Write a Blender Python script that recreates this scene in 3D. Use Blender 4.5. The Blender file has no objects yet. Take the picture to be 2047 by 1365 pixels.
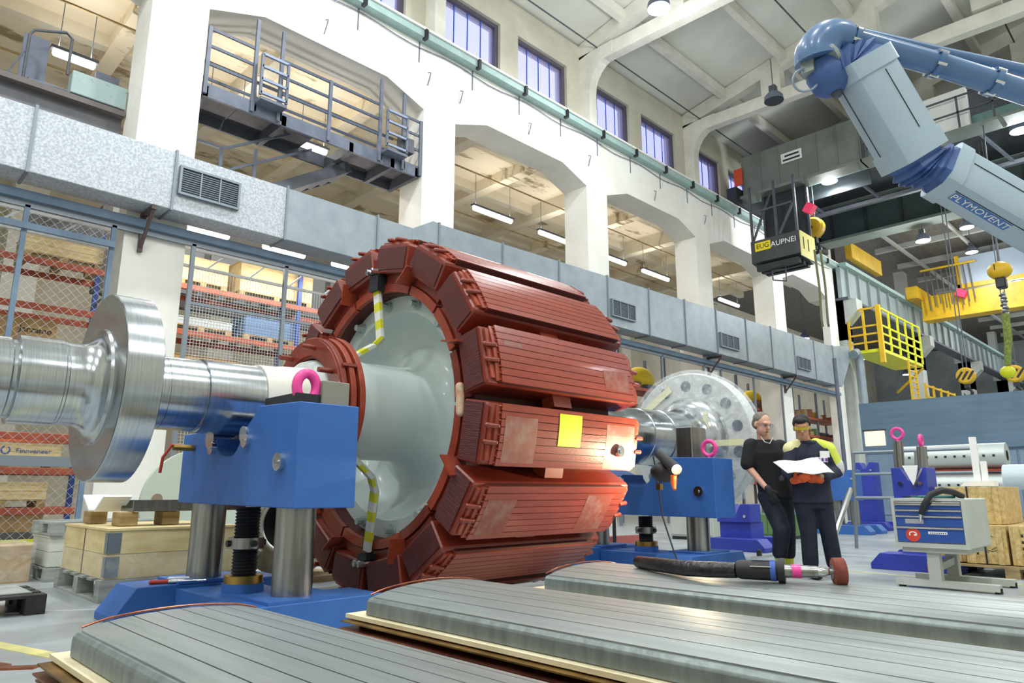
import bpy, bmesh, math, random
from mathutils import Vector, Matrix
random.seed(7)
SC = bpy.context.scene
COL = SC.collection
R_ = math.radians
# ---------------------------------------------------------------- camera
cam_d = bpy.data.cameras.new('camera'); cam = bpy.data.objects.new('camera', cam_d); COL.objects.link(cam)
cam_d.sensor_width = 36.0; cam_d.lens = 1400.0 / 2047.0 * 36.0
cam_d.clip_start = .05; cam_d.clip_end = 300
cam.location = (0, 0, .95)
cam.rotation_euler = (R_(90 + 12.114), 0, R_(45.4 - 90))
SC.camera = cam
# ---------------------------------------------------------------- world: blue dusk seen through the glazing
wd = bpy.data.worlds.new('dusk'); SC.world = wd; wd.use_nodes = True
bg = wd.node_tree.nodes['Background']; bg.inputs[0].default_value = (.50, .52, .98, 1); bg.inputs[1].default_value = 2.4
# ---------------------------------------------------------------- view
SC.view_settings.view_transform = 'Standard'; SC.view_settings.look = 'None'
SC.view_settings.gamma = 1; SC.view_settings.use_curve_mapping = False
SC.view_settings.exposure = 0.16
HALL_W = 380      # watts of one high-bay lamp
TUBE_W = 80       # watts of one fluorescent fitting

# ---------------------------------------------------------------- materials
def lin(h):
    h = h.lstrip('#'); o = []
    for i in (0, 2, 4):
        c = int(h[i:i+2], 16) / 255
        o.append(c / 12.92 if c <= .04045 else ((c + .055) / 1.055) ** 2.4)
    return (*o, 1)
MATS = {}
def mat(name, c, rough=.5, metal=0, c2=None, scale=3, st=(1, 1, 1), lo=.35, hi=.65, bump=0, bscale=None, coat=0,
        emit=0, detail=5, trans=0, alpha=1, spec=.5, rough2=None):
    if name in MATS: return MATS[name]
    m = bpy.data.materials.new(name); MATS[name] = m; m.use_nodes = True
    nt = m.node_tree; N = nt.nodes; L = nt.links; b = N['Principled BSDF']
    b.inputs['Base Color'].default_value = lin(c)
    b.inputs['Roughness'].default_value = rough; b.inputs['Metallic'].default_value = metal
    b.inputs['Specular IOR Level'].default_value = spec
    b.inputs['Coat Weight'].default_value = coat; b.inputs['Coat Roughness'].default_value = .12
    b.inputs['Transmission Weight'].default_value = trans; b.inputs['Alpha'].default_value = alpha
    if emit:
        b.inputs['Emission Color'].default_value = lin(c); b.inputs['Emission Strength'].default_value = emit
    m.diffuse_color = lin(c)
    if c2 or bump:
        tc = N.new('ShaderNodeTexCoord'); mp = N.new('ShaderNodeMapping'); mp.inputs['Scale'].default_value = st
        L.new(tc.outputs['Object'], mp.inputs['Vector'])
        no = N.new('ShaderNodeTexNoise'); no.inputs['Scale'].default_value = scale; no.inputs['Detail'].default_value = detail
        no.inputs['Roughness'].default_value = .62
        L.new(mp.outputs[0], no.inputs['Vector'])
        if c2:
            rp = N.new('ShaderNodeValToRGB'); rp.color_ramp.elements[0].position = lo; rp.color_ramp.elements[1].position = hi
            rp.color_ramp.elements[0].color = lin(c2); rp.color_ramp.elements[1].color = lin(c)
            L.new(no.outputs[0], rp.inputs[0]); L.new(rp.outputs[0], b.inputs['Base Color'])
            if rough2 is not None:
                mr = N.new('ShaderNodeMapRange'); mr.inputs['From Min'].default_value = lo; mr.inputs['From Max'].default_value = hi
                mr.inputs['To Min'].default_value = rough2; mr.inputs['To Max'].default_value = rough
                L.new(no.outputs[0], mr.inputs[0]); L.new(mr.outputs[0], b.inputs['Roughness'])
        if bump:
            n2 = N.new('ShaderNodeTexNoise'); n2.inputs['Scale'].default_value = bscale or scale * 4; n2.inputs['Detail'].default_value = 4
            L.new(mp.outputs[0], n2.inputs['Vector'])
            bp = N.new('ShaderNodeBump'); bp.inputs['Strength'].default_value = bump; bp.inputs['Distance'].default_value = .02
            L.new(n2.outputs[0], bp.inputs['Height']); L.new(bp.outputs[0], b.inputs['Normal'])
    return m
def emat(name, c, s):
    if name in MATS: return MATS[name]
    m = bpy.data.materials.new(name); MATS[name] = m; m.use_nodes = True; nt = m.node_tree
    nt.nodes.remove(nt.nodes['Principled BSDF']); e = nt.nodes.new('ShaderNodeEmission')
    e.inputs[0].default_value = lin(c); e.inputs[1].default_value = s
    nt.links.new(e.outputs[0], nt.nodes['Material Output'].inputs[0]); m.diffuse_color = lin(c)
    return m

# ---------------------------------------------------------------- mesh builder
class MB:
    def __init__(s): s.v = []; s.f = []
    def add(s, vs, fs):
        n = len(s.v); s.v += [tuple(p) for p in vs]; s.f += [tuple(i + n for i in f) for f in fs]; return s
    def box(s, a, b):
        x0, y0, z0 = a; x1, y1, z1 = b
        return s.add([(x0,y0,z0),(x1,y0,z0),(x1,y1,z0),(x0,y1,z0),(x0,y0,z1),(x1,y0,z1),(x1,y1,z1),(x0,y1,z1)],
                     [(0,3,2,1),(4,5,6,7),(0,1,5,4),(1,2,6,5),(2,3,7,6),(3,0,4,7)])
    def obox(s, c, d, M=None):
        M = M or Matrix.Identity(3); c = Vector(c); x, y, z = (q / 2 for q in d)
        vs = [c + M @ Vector(p) for p in [(-x,-y,-z),(x,-y,-z),(x,y,-z),(-x,y,-z),(-x,-y,z),(x,-y,z),(x,y,z),(-x,y,z)]]
        return s.add(vs, [(0,3,2,1),(4,5,6,7),(0,1,5,4),(1,2,6,5),(2,3,7,6),(3,0,4,7)])
    def bar(s, p, q, w, h, up=(0, 0, 1)):
        p = Vector(p); q = Vector(q); d = (q - p).normalized(); u = Vector(up)
        if abs(d.dot(u)) > .98: u = Vector((1, 0, 0))
        r = d.cross(u).normalized(); u = r.cross(d)
        r *= w / 2; u *= h / 2
        return s.add([p-r-u, p+r-u, p+r+u, p-r+u, q-r-u, q+r-u, q+r+u, q-r+u],
                     [(0,1,2,3),(4,7,6,5),(0,4,5,1),(1,5,6,2),(2,6,7,3),(3,7,4,0)])
    def cyl(s, p, q, r, r2=None, n=16, caps=True):
        r2 = r if r2 is None else r2
        p = Vector(p); q = Vector(q); d = (q - p).normalized()
        a = d.orthogonal().normalized(); b = d.cross(a)
        vs = []
        for i in range(n):
            t = 2 * math.pi * i / n; e = a * math.cos(t) + b * math.sin(t)
            vs += [p + e * r, q + e * r2]
        fs = [(2*i, 2*((i+1) % n), 2*((i+1) % n)+1, 2*i+1) for i in range(n)]
        if caps: fs += [tuple(2*i for i in range(n))[::-1], tuple(2*i+1 for i in range(n))]
        return s.add(vs, fs)
    def tube(s, pts, r, n=8, caps=True):
        pts = [Vector(p) for p in pts]; rs = r if isinstance(r, (list, tuple)) else [r] * len(pts)
        d0 = (pts[1] - pts[0]).normalized(); a = d0.orthogonal().normalized(); vs = []
        for i, p in enumerate(pts):
            d = (pts[min(i+1, len(pts)-1)] - pts[max(i-1, 0)]).normalized()
            a = (a - d * a.dot(d)).normalized(); b = d.cross(a)
            vs += [p + (a * math.cos(2*math.pi*k/n) + b * math.sin(2*math.pi*k/n)) * rs[i] for k in range(n)]
        fs = [(i*n+k, i*n+(k+1) % n, (i+1)*n+(k+1) % n, (i+1)*n+k) for i in range(len(pts)-1) for k in range(n)]
        if caps: fs += [tuple(range(n))[::-1], tuple((len(pts)-1)*n + k for k in range(n))]
        return s.add(vs, fs)
    def lathe(s, prof, o=(0, 0, 0), ax='X', n=48, closed=False, t0=0, t1=2*math.pi):
        ax = 'XYZ'.index(ax); o = Vector(o); full = abs(t1 - t0 - 2*math.pi) < 1e-6; m = n if full else n + 1
        e1 = Vector([(0,1,0),(0,0,1),(1,0,0)][ax]); e2 = Vector([(0,0,1),(1,0,0),(0,1,0)][ax]); ea = Vector([(1,0,0),(0,1,0),(0,0,1)][ax])
        vs = []
        for (h, r) in prof:
            for k in range(m):
                t = t0 + (t1 - t0) * k / n
                vs.append(o + ea * h + (e1 * math.cos(t) + e2 * math.sin(t)) * max(r, 1e-4))
        P = len(prof); fs = []
        for i in range(P if closed else P - 1):
            j = (i + 1) % P
            for k in range(n):
                k2 = (k + 1) % m
                fs.append((i*m+k, i*m+k2, j*m+k2, j*m+k))
        if closed and not full:
            fs += [tuple(i*m for i in range(P)), tuple(i*m + n for i in range(P))[::-1]]
        return s.add(vs, fs)
    def prism(s, poly, ax, lo, hi):
        n = len(poly)
        def mk(p, h): return {'X': (h, p[0], p[1]), 'Y': (p[0], h, p[1]), 'Z': (p[0], p[1], h)}[ax]
        vs = [mk(p, lo) for p in poly] + [mk(p, hi) for p in poly]
        return s.add(vs, [tuple(range(n))[::-1], tuple(range(n, 2*n))] + [(i, (i+1) % n, (i+1) % n + n, i + n) for i in range(n)])
    def ball(s, c, r, nu=12, nv=8, M=None):
        c = Vector(c); r = (r, r, r) if not isinstance(r, (tuple, list)) else r; M = M or Matrix.Identity(3)
        vs = [c + M @ Vector((0, 0, r[2]))]
        for i in range(1, nv):
            a = math.pi * i / nv
            for k in range(nu):
                t = 2*math.pi*k/nu; vs.append(c + M @ Vector((r[0]*math.sin(a)*math.cos(t), r[1]*math.sin(a)*math.sin(t), r[2]*math.cos(a))))
        vs.append(c + M @ Vector((0, 0, -r[2]))); e = len(vs) - 1
        fs = [(0, 1+k, 1+(k+1) % nu) for k in range(nu)]
        for i in range(nv - 2):
            for k in range(nu):
                fs.append((1+i*nu+k, 1+(i+1)*nu+k, 1+(i+1)*nu+(k+1) % nu, 1+i*nu+(k+1) % nu))
        fs += [(e, 1+(nv-2)*nu+(k+1) % nu, 1+(nv-2)*nu+k) for k in range(nu)]
        return s.add(vs, fs)
    def cap(s, p, q, r, r2, n=12):
        p = Vector(p); q = Vector(q); s.cyl(p, q, r, r2, n); s.ball(p, r, n, 8); s.ball(q, r2, n, 8); return s
    def mesh(s, name, off=(0, 0, 0), smooth=None):
        me = bpy.data.meshes.new(name); ox, oy, oz = off
        me.from_pydata([(x-ox, y-oy, z-oz) for x, y, z in s.v], [], s.f)
        bm = bmesh.new(); bm.from_mesh(me); bmesh.ops.recalc_face_normals(bm, faces=bm.faces); bm.to_mesh(me); bm.free()
        if smooth:
            for p in me.polygons: p.use_smooth = True
            me.set_sharp_from_angle(angle=R_(smooth))
        return me
def spl(pts, n=5):
    pts = [Vector(p) for p in pts]; out = []
    for i in range(len(pts) - 1):
        p0, p1, p2, p3 = pts[max(i-1, 0)], pts[i], pts[i+1], pts[min(i+2, len(pts)-1)]
        for k in range(n):
            t = k / n; out.append(.5*((2*p1) + (p2-p0)*t + (2*p0-5*p1+4*p2-p3)*t*t + (3*p1-p0-3*p2+p3)*t**3))
    return out + [pts[-1]]
def wloc(o):
    v = Vector((0, 0, 0))
    while o: v += o.location; o = o.parent
    return v
def bevel(o, w, seg=1):
    b = o.modifiers.new('b', 'BEVEL'); b.width = w; b.segments = seg; b.limit_method = 'ANGLE'; b.angle_limit = R_(40); return o
def link(name, me, m, parent=None):
    o = bpy.data.objects.new(name, me); COL.objects.link(o)
    if m is not None and not me.materials: me.materials.append(m)
    if parent: o.parent = parent
    return o
def part(name, mb, m, parent, smooth=None, bev=0, label=None):
    o = link(name, mb.mesh(name, wloc(parent), smooth), m, parent)
    if bev: bevel(o, bev)
    if label: o['label'] = label
    return o
def tag(o, label, cat, group=None):
    o['label'] = label; o['category'] = cat
    if group: o['group'] = group
    return o
def thing(name, label, cat, loc=(0, 0, 0), group=None):
    o = bpy.data.objects.new(name, None); COL.objects.link(o); o.location = loc; o.empty_display_size = .1
    return tag(o, label, cat, group)
def solo(name, mb, m, label, cat, group=None, smooth=None, bev=0, loc=None):
    vs = mb.v
    if loc is None:
        loc = (sum(p[0] for p in vs)/len(vs), sum(p[1] for p in vs)/len(vs), min(p[2] for p in vs))
    o = link(name, mb.mesh(name, loc, smooth), m); o.location = loc
    if bev: bevel(o, bev)
    return tag(o, label, cat, group)
def struct(name, mb, m, parent=None, smooth=None, bev=0):
    o = link(name, mb.mesh(name, wloc(parent) if parent else (0, 0, 0), smooth), m, parent)
    if not parent: o['kind'] = 'structure'
    if bev: bevel(o, bev)
    return o
def dup(root, loc, rz=None, label=None, group=None, parent=None):
    r = root.copy(); COL.objects.link(r)
    if parent is not None: r.parent = parent
    if loc is not None: r.location = loc
    if rz is not None: r.rotation_euler = (0, 0, rz)
    if label: r['label'] = label
    if group: r['group'] = group
    for ch in list(root.children): dup(ch, None, parent=r)
    return r
def inst(o, loc, rot=None, parent=None):
    c = o.copy(); COL.objects.link(c); c.location = loc
    if rot is not None: c.rotation_euler = rot
    if parent is not None: c.parent = parent
    return c
def text(s, size, m, parent, M, name='lettering', ext=.002):
    cu = bpy.data.curves.new('t', 'FONT'); cu.body = s; cu.size = size; cu.extrude = ext; cu.align_x = 'CENTER'; cu.align_y = 'CENTER'
    cu.resolution_u = 3
    t = bpy.data.objects.new('t', cu); COL.objects.link(t); bpy.context.view_layer.update()
    me = bpy.data.meshes.new_from_object(t.evaluated_get(bpy.context.evaluated_depsgraph_get()))
    bpy.data.objects.remove(t); me.transform(Matrix.Translation(-wloc(parent)) @ M); me.materials.clear()
    return link(name, me, m, parent)
def frame(o, x, y):      # 4x4 whose local x,y axes point along world x,y vectors
    x = Vector(x).normalized(); y = Vector(y); y = (y - x * y.dot(x)).normalized(); z = x.cross(y)
    M = Matrix((x, y, z)).transposed().to_4x4(); M.translation = Vector(o); return M
def rotm(x, y):
    return frame((0, 0, 0), x, y).to_3x3()
def light_area(parent, loc, w, power, color, rot=(0, 0, 0), shape='DISK', h=None, spread=math.pi):
    d = bpy.data.lights.new('lamp_light', 'AREA'); d.shape = shape; d.size = w
    if h: d.size_y = h
    d.energy = power; d.color = color; d.spread = spread
    o = bpy.data.objects.new('lamp_light', d); COL.objects.link(o); o.parent = parent
    o.location = Vector(loc) - wloc(parent); o.rotation_euler = rot; return o
# ================================================================ palette
WHITE = mat('white_wall', '#f1efe9', .75, c2='#dfdcd2', scale=.6, lo=.2, hi=.6, bump=.15, bscale=9)
CREAM = mat('cream_wall', '#ddd6c4', .8, c2='#cbc3ae', scale=.7)
UPPER = mat('upper_wall', '#cfcab9', .8, c2='#bdb8a8', scale=.8)
CEIL = mat('ceiling_panel', '#e3e3da', .8, c2='#d3d3ca', scale=.5)
BEAM = mat('concrete_beam', '#e6e3d8', .75, c2='#d5d2c6', scale=1.5)
AISLE = mat('peeling_ceiling', '#ebdfc6', .85, c2='#9c8c6c', scale=.55, st=(1, 2.2, 1), lo=.36, hi=.44, detail=9)
FLOOR = mat('concrete_floor', '#b7bdc0', .42, c2='#8f979b', scale=.9, lo=.25, hi=.75, bump=.05, detail=8, rough2=.25)
RED = mat('red_varnish', '#8a3626', .33, c2='#702a1f', scale=4, lo=.3, hi=.7, coat=.25, bump=.08, bscale=30)
REDP = mat('red_pole_face', '#9c3f2b', .32, c2='#823224', scale=2.2, st=(1, 6, 6), lo=.3, hi=.7, coat=.3, bump=.1, bscale=25)
REDC = mat('red_coil', '#632c2a', .5, c2='#4d2120', scale=30, st=(.4, .4, 6), lo=.3, hi=.7, bump=.6, bscale=22)
ORNG = mat('orange_red_varnish', '#a5452c', .4, c2='#853524', scale=5, coat=.25)
TAPE = mat('grey_tape_patch', '#927068', .5, c2='#8a4438', scale=9, lo=.42, hi=.7)
def aniso(m, ax='X', a=.85):
    nt = m.node_tree; b = nt.nodes['Principled BSDF']; b.inputs['Anisotropic'].default_value = a
    t = nt.nodes.new('ShaderNodeTangent'); t.direction_type = 'RADIAL'; t.axis = ax; nt.links.new(t.outputs[0], b.inputs['Tangent'])
SPID = mat('pale_green_paint', '#d0dcd9', .4, c2='#c3d0cd', scale=1.5, coat=.15)
STEEL = mat('turned_steel', '#c3c7cb', .2, 1, c2='#a5acb2', scale=6, st=(14, .5, .5), lo=.3, hi=.7, bump=.03, bscale=30)
STEELF = mat('faced_steel', '#b4b5b6', .22, 1, c2='#a3a5a7', scale=3, lo=.3, hi=.7)
aniso(STEELF)
LEG = mat('ground_steel_leg', '#a9a9a6', .3, 1, c2='#8a8a87', scale=4, st=(6, 6, .4))
BLUE = mat('blue_stand_paint', '#376cb8', .5, c2='#3162ab', scale=2, bump=.06, bscale=40)
NAVY = mat('navy_stand_paint', '#3443b0', .5, c2='#2b3a9c', scale=2)
DARK = mat('black_metal', '#24262a', .45, c2='#1a1b1e', scale=6)
BLACK = mat('black_rubber', '#26262a', .55, c2='#1b1b1f', scale=8)
BRASS = mat('brass', '#b08d4a', .35, 1)
CHROME = mat('chrome', '#d5d7d9', .15, 1)
PINK = mat('pink_plastic', '#f0469d', .45, coat=.2)
GALV = mat('galvanised_sheet', '#9ba5ad', .45, .45, c2='#8a959d', scale=2.5, lo=.3, hi=.7, detail=4, bump=.06, bscale=10)
GALVB = mat('galvanised_spangle', '#c6cbd2', .5, .35, c2='#a3a9b1', scale=26, lo=.4, hi=.6, detail=12)
SEAM = mat('duct_flange', '#868f98', .5, .6)
GRILL = mat('grille_dark', '#434b58', .5, .3, c2='#333a45', scale=20)
STEELP = mat('grey_steel_paint', '#6d7485', .5, c2='#5d6475', scale=3)
DSTEEL = mat('dark_grey_steel', '#565a63', .55, c2='#464a52', scale=3)
CRANE = mat('crane_grey_green', '#7d857d', .55, c2='#6d756e', scale=1.2)
CRDK = mat('crane_dark', '#2c3336', .6, c2='#22282b', scale=2)
CRGR = mat('crane_dark_green', '#3b4b49', .5, c2='#324240', scale=1.5)
YEL = mat('crane_yellow', '#e0b51e', .45, c2='#c79c14', scale=1.5)
LYEL = mat('lime_yellow', '#dfe01e', .45, c2='#c9cc14', scale=3)
HIVIS = mat('hi_vis_yellow', '#dbe75a', .7)
RACKO = mat('rack_orange', '#b0583f', .55, c2='#964a36', scale=3)
RACKB = mat('rack_blue', '#2c4a9a', .5, c2='#26407f', scale=3)
WOOD = mat('pale_wood', '#dcc99b', .7, c2='#bfa674', scale=2.5, st=(1, 1, 7), detail=6)
WOODD = mat('old_wood', '#b39a6c', .75, c2='#8a7450', scale=3, st=(1, 1, 6))
PLY = mat('plywood', '#e2d0a0', .65, c2='#cdb682', scale=3, st=(1, 1, 4))
GREYW = mat('grey_pallet_wood', '#a9aea9', .8, c2='#868b88', scale=3, st=(1, 1, 6))
CARD = mat('cardboard', '#b8996b', .8, c2='#a08257', scale=3)
COPPER = mat('copper_strip', '#b9765a', .3, .9, c2='#8f5340', scale=6)
COPED = mat('gilt_plate', '#a37f42', .35, .7, c2='#6d4d22', scale=5)
SLAB = mat('milled_steel_slab', '#aeb3b1', .38, .72, c2='#7f8583', scale=1.6, st=(6, .5, 6), lo=.25, hi=.75, detail=8, bump=.05, bscale=12, rough2=.5)
SLABS = mat('slab_side_steel', '#8f9897', .45, .45, c2='#788180', scale=18, st=(1, 1, .2), bump=.15, bscale=30)
GROOVE = mat('groove_dark', '#2b2c2e', .7)  # dark colour of the seam lines on the arm
PAPER = mat('white_paper', '#f2f2f0', .8)
ARM = mat('arm_pale_blue', '#b3c6d4', .42, c2='#a5b9c9', scale=1.2, coat=.1)
ARMT = mat('arm_tube_blue', '#5a7ca6', .3, c2='#4d6e97', scale=1.5, coat=.35)
ARMB = mat('arm_bellows', '#4c6aa3', .6, c2='#3d5890', scale=8)
CART = mat('cart_grey', '#bfc3bb', .55, c2='#b3b7af', scale=2)
CARTB = mat('drawer_blue', '#27519f', .45)
REDD = mat('red_paint', '#d3452f', .5)
GREYW2 = mat('housing_blue_grey', '#6e88a0', .55, c2='#647d95', scale=1, st=(.5, .5, 6))
LENS = emat('lamp_lens', '#f2fbff', 14)
TUBE = emat('fluorescent_tube', '#fff6e6', 9)
def plastic(name, c, a, rough=.25):
    if name in MATS: return MATS[name]
    m = bpy.data.materials.new(name); MATS[name] = m; m.use_nodes = True; nt = m.node_tree; N = nt.nodes; L = nt.links
    b = N['Principled BSDF']; b.inputs['Base Color'].default_value = lin(c); b.inputs['Roughness'].default_value = rough
    b.inputs['Specular IOR Level'].default_value = .8
    tc = N.new('ShaderNodeTexCoord'); no = N.new('ShaderNodeTexNoise'); no.inputs['Scale'].default_value = 7; no.inputs['Detail'].default_value = 6; no.inputs['Distortion'].default_value = 1.5
    L.new(tc.outputs['Object'], no.inputs['Vector']); mr = N.new('ShaderNodeMapRange'); mr.inputs['From Min'].default_value = .35; mr.inputs['From Max'].default_value = .7
    mr.inputs['To Min'].default_value = a * .5; mr.inputs['To Max'].default_value = min(1, a * 1.7)
    L.new(no.outputs[0], mr.inputs[0]); tr = N.new('ShaderNodeBsdfTransparent'); mx = N.new('ShaderNodeMixShader')
    L.new(mr.outputs[0], mx.inputs[0]); L.new(tr.outputs[0], mx.inputs[1]); L.new(b.outputs[0], mx.inputs[2]); L.new(mx.outputs[0], N['Material Output'].inputs[0])
    bp = N.new('ShaderNodeBump'); bp.inputs['Strength'].default_value = .9; bp.inputs['Distance'].default_value = .03
    L.new(no.outputs[0], bp.inputs['Height']); L.new(bp.outputs[0], b.inputs['Normal']); return m
WRAP = plastic('clear_wrap_film', '#eef3f8', .2)
FILM = plastic('stretch_film', '#f2f5f8', .16)
def pane_mat():
    m = bpy.data.materials.new('channel_glass'); m.use_nodes = True; nt = m.node_tree; N = nt.nodes; L = nt.links
    b = N['Principled BSDF']; b.inputs['Base Color'].default_value = lin('#c9c9ee'); b.inputs['Roughness'].default_value = .3
    tr = N.new('ShaderNodeBsdfTransparent'); tr.inputs[0].default_value = (.9, .9, 1, 1); mx = N.new('ShaderNodeMixShader'); mx.inputs[0].default_value = .3
    L.new(tr.outputs[0], mx.inputs[1]); L.new(b.outputs[0], mx.inputs[2]); L.new(mx.outputs[0], N['Material Output'].inputs[0]); return m
PANE = pane_mat()
COOL = (.93, .98, 1.0); WARM = (1.0, .95, .87)
# ================================================================ floor
fl = struct('floor', MB().box((-14, -14, -.2), (80, 26, 0)), FLOOR)
ln = MB().box((0.2, 0, .001), (.3, 1, .002))
YLINE = mat('yellow_floor_paint', '#e3d98d', .6, c2='#cfc68a', scale=6)
WLINE = mat('pale_floor_seam', '#d7d8d6', .6)
for nm, m, p, q, w in [('floor_line', YLINE, (.65, 6.9), (1.15, 5.2), .1), ('floor_line', YLINE, (1.15, 5.2), (2.6, .2), .1), ('floor_line', YLINE, (9.3, 4.2), (9.1, 1), .04), ('floor_seam', WLINE, (9.3, 4.2), (10.8, 3.0), .03),
                 ('floor_seam', WLINE, (12, 8), (11.2, 1), .04), ('floor_seam', WLINE, (1.0, 7.2), (2.2, 6.6), .02)]:
    part(nm, MB().bar((*p, .002), (*q, .002), w, .004), m, fl)
part('yellow_strip', MB().box((-6, 15.7, 0), (20, 15.8, .1)), mat('hi_vis_strip', '#e6e619', .5), fl)
part('rack_plinth', MB().box((-6, 15.82, 0), (20, 15.95, .22)), DSTEEL, fl)
STEELP_ = mat('hook_wire', '#6d7075', .6)
# ================================================================ arcade wall (front face y = 12.6)
YW, YB = 12.6, 13.5
CX = [-9.2, -3.0, 3.2, 9.4, 15.63, 21.9, 28.04, 33.9]      # left edge of each pier, 1 m wide
w = MB()
for i, x in enumerate(CX):
    w.box((x, YW, 0), (x + 1, YB if x < 33 else YW + .35, 10.1))
    if i < len(CX) - 1:
        a, b = x + 1, CX[i + 1]
        w.prism([(a, 12), (a, 10.1), (a + 1.1, 10.5), (b - 1.1, 10.5), (b, 10.1), (b, 12)], 'Y', YW, YB)
    w.box((x, YW, 10.1), (x + 1, YB, 12))
w.box((-14, YW, 10.1), (-9.2, YB, 12))
wl = struct('wall_left', w, WHITE)
# upper wall with window openings
for x, z in [(6.65, 11.0), (9.5, 11.0), (10.55, 10.95), (13.1, 11.05), (15.75, 11.0), (19.3, 10.95), (22.6, 11.0)]:
    part('wall_hook', MB().tube([(x, 12.6, z + .15), (x + .02, 12.52, z + .12), (x, 12.55, z - .05), (x - .03, 12.58, z - .22)], .014, 5), STEELP_, wl)
u = MB(); YU = 12.95; WZ0, WZ1, CZ = 12.25, 14.15, 15.15
WX = []
for k in range(-2, 4):
    x0 = 16.0 + 6.2 * k
    WX += [q for q in [(x0 + .38, x0 + 2.5), (x0 + 3.22, x0 + 5.4)] if q[1] < 34.5]
prev = -14
for a, b in WX:
    u.box((prev, YU, 12), (a, YU + .5, CZ)); u.box((a, YU, WZ1), (b, YU + .5, CZ)); u.box((a, YU, 12), (b, YU + .5, WZ0)); prev = b
u.box((prev, YU, 12), (35, YU + .5, CZ))
struct('wall_upper', u, UPPER)
FRM = mat('window_frame_dark', '#57525c', .6)
BLU = mat('window_mullion_blue', '#2f5fc0', .5)
for i, (a, b) in enumerate(WX):
    if a < 2: continue
    f = MB()
    f.box((a, YU + .1, WZ1 - .12), (b, YU + .3, WZ1)); f.box((b - .12, YU + .1, WZ0), (b, YU + .3, WZ1 - .12)); f.box((a, YU + .1, WZ0), (a + .05, YU + .3, WZ1 - .12)); f.box((a, YU + .1, WZ0), (b, YU + .3, WZ0 + .06))
    wn = struct(f'window_{i+1}', f, FRM)
    n = 4; x0, x1 = a + .05, b - .12
    for k in range(n):
        p, q = x0 + (x1 - x0) * k / n, x0 + (x1 - x0) * (k + 1) / n
        part('pane', MB().box((p + .02, YU + .2, WZ0 + .06), (q - .02, YU + .212, WZ1 - .12)), PANE, wn)
        if k: part('mullion', MB().box((p - .012, YU + .17, WZ0 + .06), (p + .012, YU + .2, WZ1 - .12)), BLU, wn)
# crane rail ledge: steel channel along the wall head, with clips
RAIL = mat('rail_teal_grey', '#a9c2c0', .5, c2='#9ab4b2', scale=3)
t1 = struct('trim_1', MB().box((-14, 12.35, 11.86), (35, 12.62, 12.04)), RAIL)
part('rail_top', MB().box((-14, 12.3, 12.04), (35, 12.98, 12.1)), WHITE, t1)
clip = part('clip', MB().box((-.04, 12.28, 11.8), (.04, 12.42, 12.06)), DARK, t1)
dropm = part('dropper', MB().box((-.015, 12.585, 11.3), (.015, 12.6, 11.86)), STEELP, t1)
for k in range(1, 19):
    x = 2.2 + k * 1.75
    inst(clip, (x, 0, 0), parent=t1); inst(dropm, (x, 0, 0), parent=t1)
clip.location.x = 2.2; dropm.location.x = 2.2
part('cable', MB().tube([(x, 12.57, 11.72 - .05 * math.sin(x * 2.3)) for x in [2 + .5 * i for i in range(66)]], .012, 5), STEELP, t1)
# pilasters and knees of the roof frames
FX = [16.0 + 6.2 * k for k in range(-4, 4)]
HW = 13.0
cl = MB()
RZ = lambda y: CZ + (YU - abs(y)) * .2           # roof underside, ridge over y = 0
cl.prism([(YU + .5, CZ), (YU + .5, CZ + .4), (0, RZ(0) + .4), (-13.5, RZ(13.5) + .4), (-13.5, RZ(13.5)), (0, RZ(0))], 'X', -14, 37)
ce = struct('ceiling', cl, CEIL)
for x in FX:
    if x < -3: continue
    r = MB()
    for s in (1, -1):
        r.prism([(s * 12.95, CZ - .5), (s * 12.95, CZ + .05), (0, RZ(0) + .05), (0, RZ(0) - .5)], 'X', x - .17, x + .17)
    part('rafter', r, BEAM, ce)
    part('tie_beam', MB().prism([(12.6, 14.3), (12.6, 14.75), (2, 14.4), (-12.6, 14.75), (-12.6, 14.3), (2, 13.95)], 'X', x - .16, x + .16), BEAM, ce)
    pk = MB(); pts = [(12.95, 12.1), (12.55, 12.1), (12.55, 13.4)] + [(12.55 - .9 * (1 - math.cos(t)), 13.4 + .95 * math.sin(t)) for t in [R_(a) for a in range(15, 91, 15)]] + [(11.6, 14.75), (12.95, 14.75)]
    pk.prism(pts, 'X', x - .17, x + .17); part('knee_bracket', pk, BEAM, ce)
    for y in (9.4, 6.2, 3.0, 0, -4, -8):
        part('hanger_post', MB().box((x - .2, y - .35, 14.55), (x + .2, y + .35, RZ(y) - .3)), BEAM, ce)
for y in (11.2, 8.9, 6.6, 4.3, 2.0, -.3, -2.6, -4.9, -7.2, -9.5, -11.8):
    part('purlin', MB().box((-14, y - .11, RZ(y) - .32), (37, y + .11, RZ(y) + .02)), BEAM, ce)
for y in (12.2, 7.7, 3.2):
    part('conduit', MB().cyl((0, y, RZ(y) - .55), (30, y, RZ(y) - .55), .025, n=6), DSTEEL, ce)
# lower dark roof over the far end
DK = mat('dark_roof_deck', '#6d6862', .8, c2='#56524d', scale=2, st=(1, 6, 1))
c2 = struct('ceiling_far', MB().box((37, -13.5, 15.0), (80, 26, 15.3)), DK)
WPUR = mat('far_purlin', '#a9aca6', .7)
for x in range(39, 78, 4): part('purlin', MB().box((x, -13.5, 14.7), (x + .22, 13, 15)), WPUR, c2)
for y in (11.5, 8.5, 5.5, 2.5, -.5, -3.5, -6.5): part('lattice_bar', MB().box((37.2, y, 14.55), (78, y + .14, 14.7)), WPUR, c2)
struct('trim_2', MB().box((36.6, -13.5, 14.2), (37.2, 13.4, 18.2)), CEIL)
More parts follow.
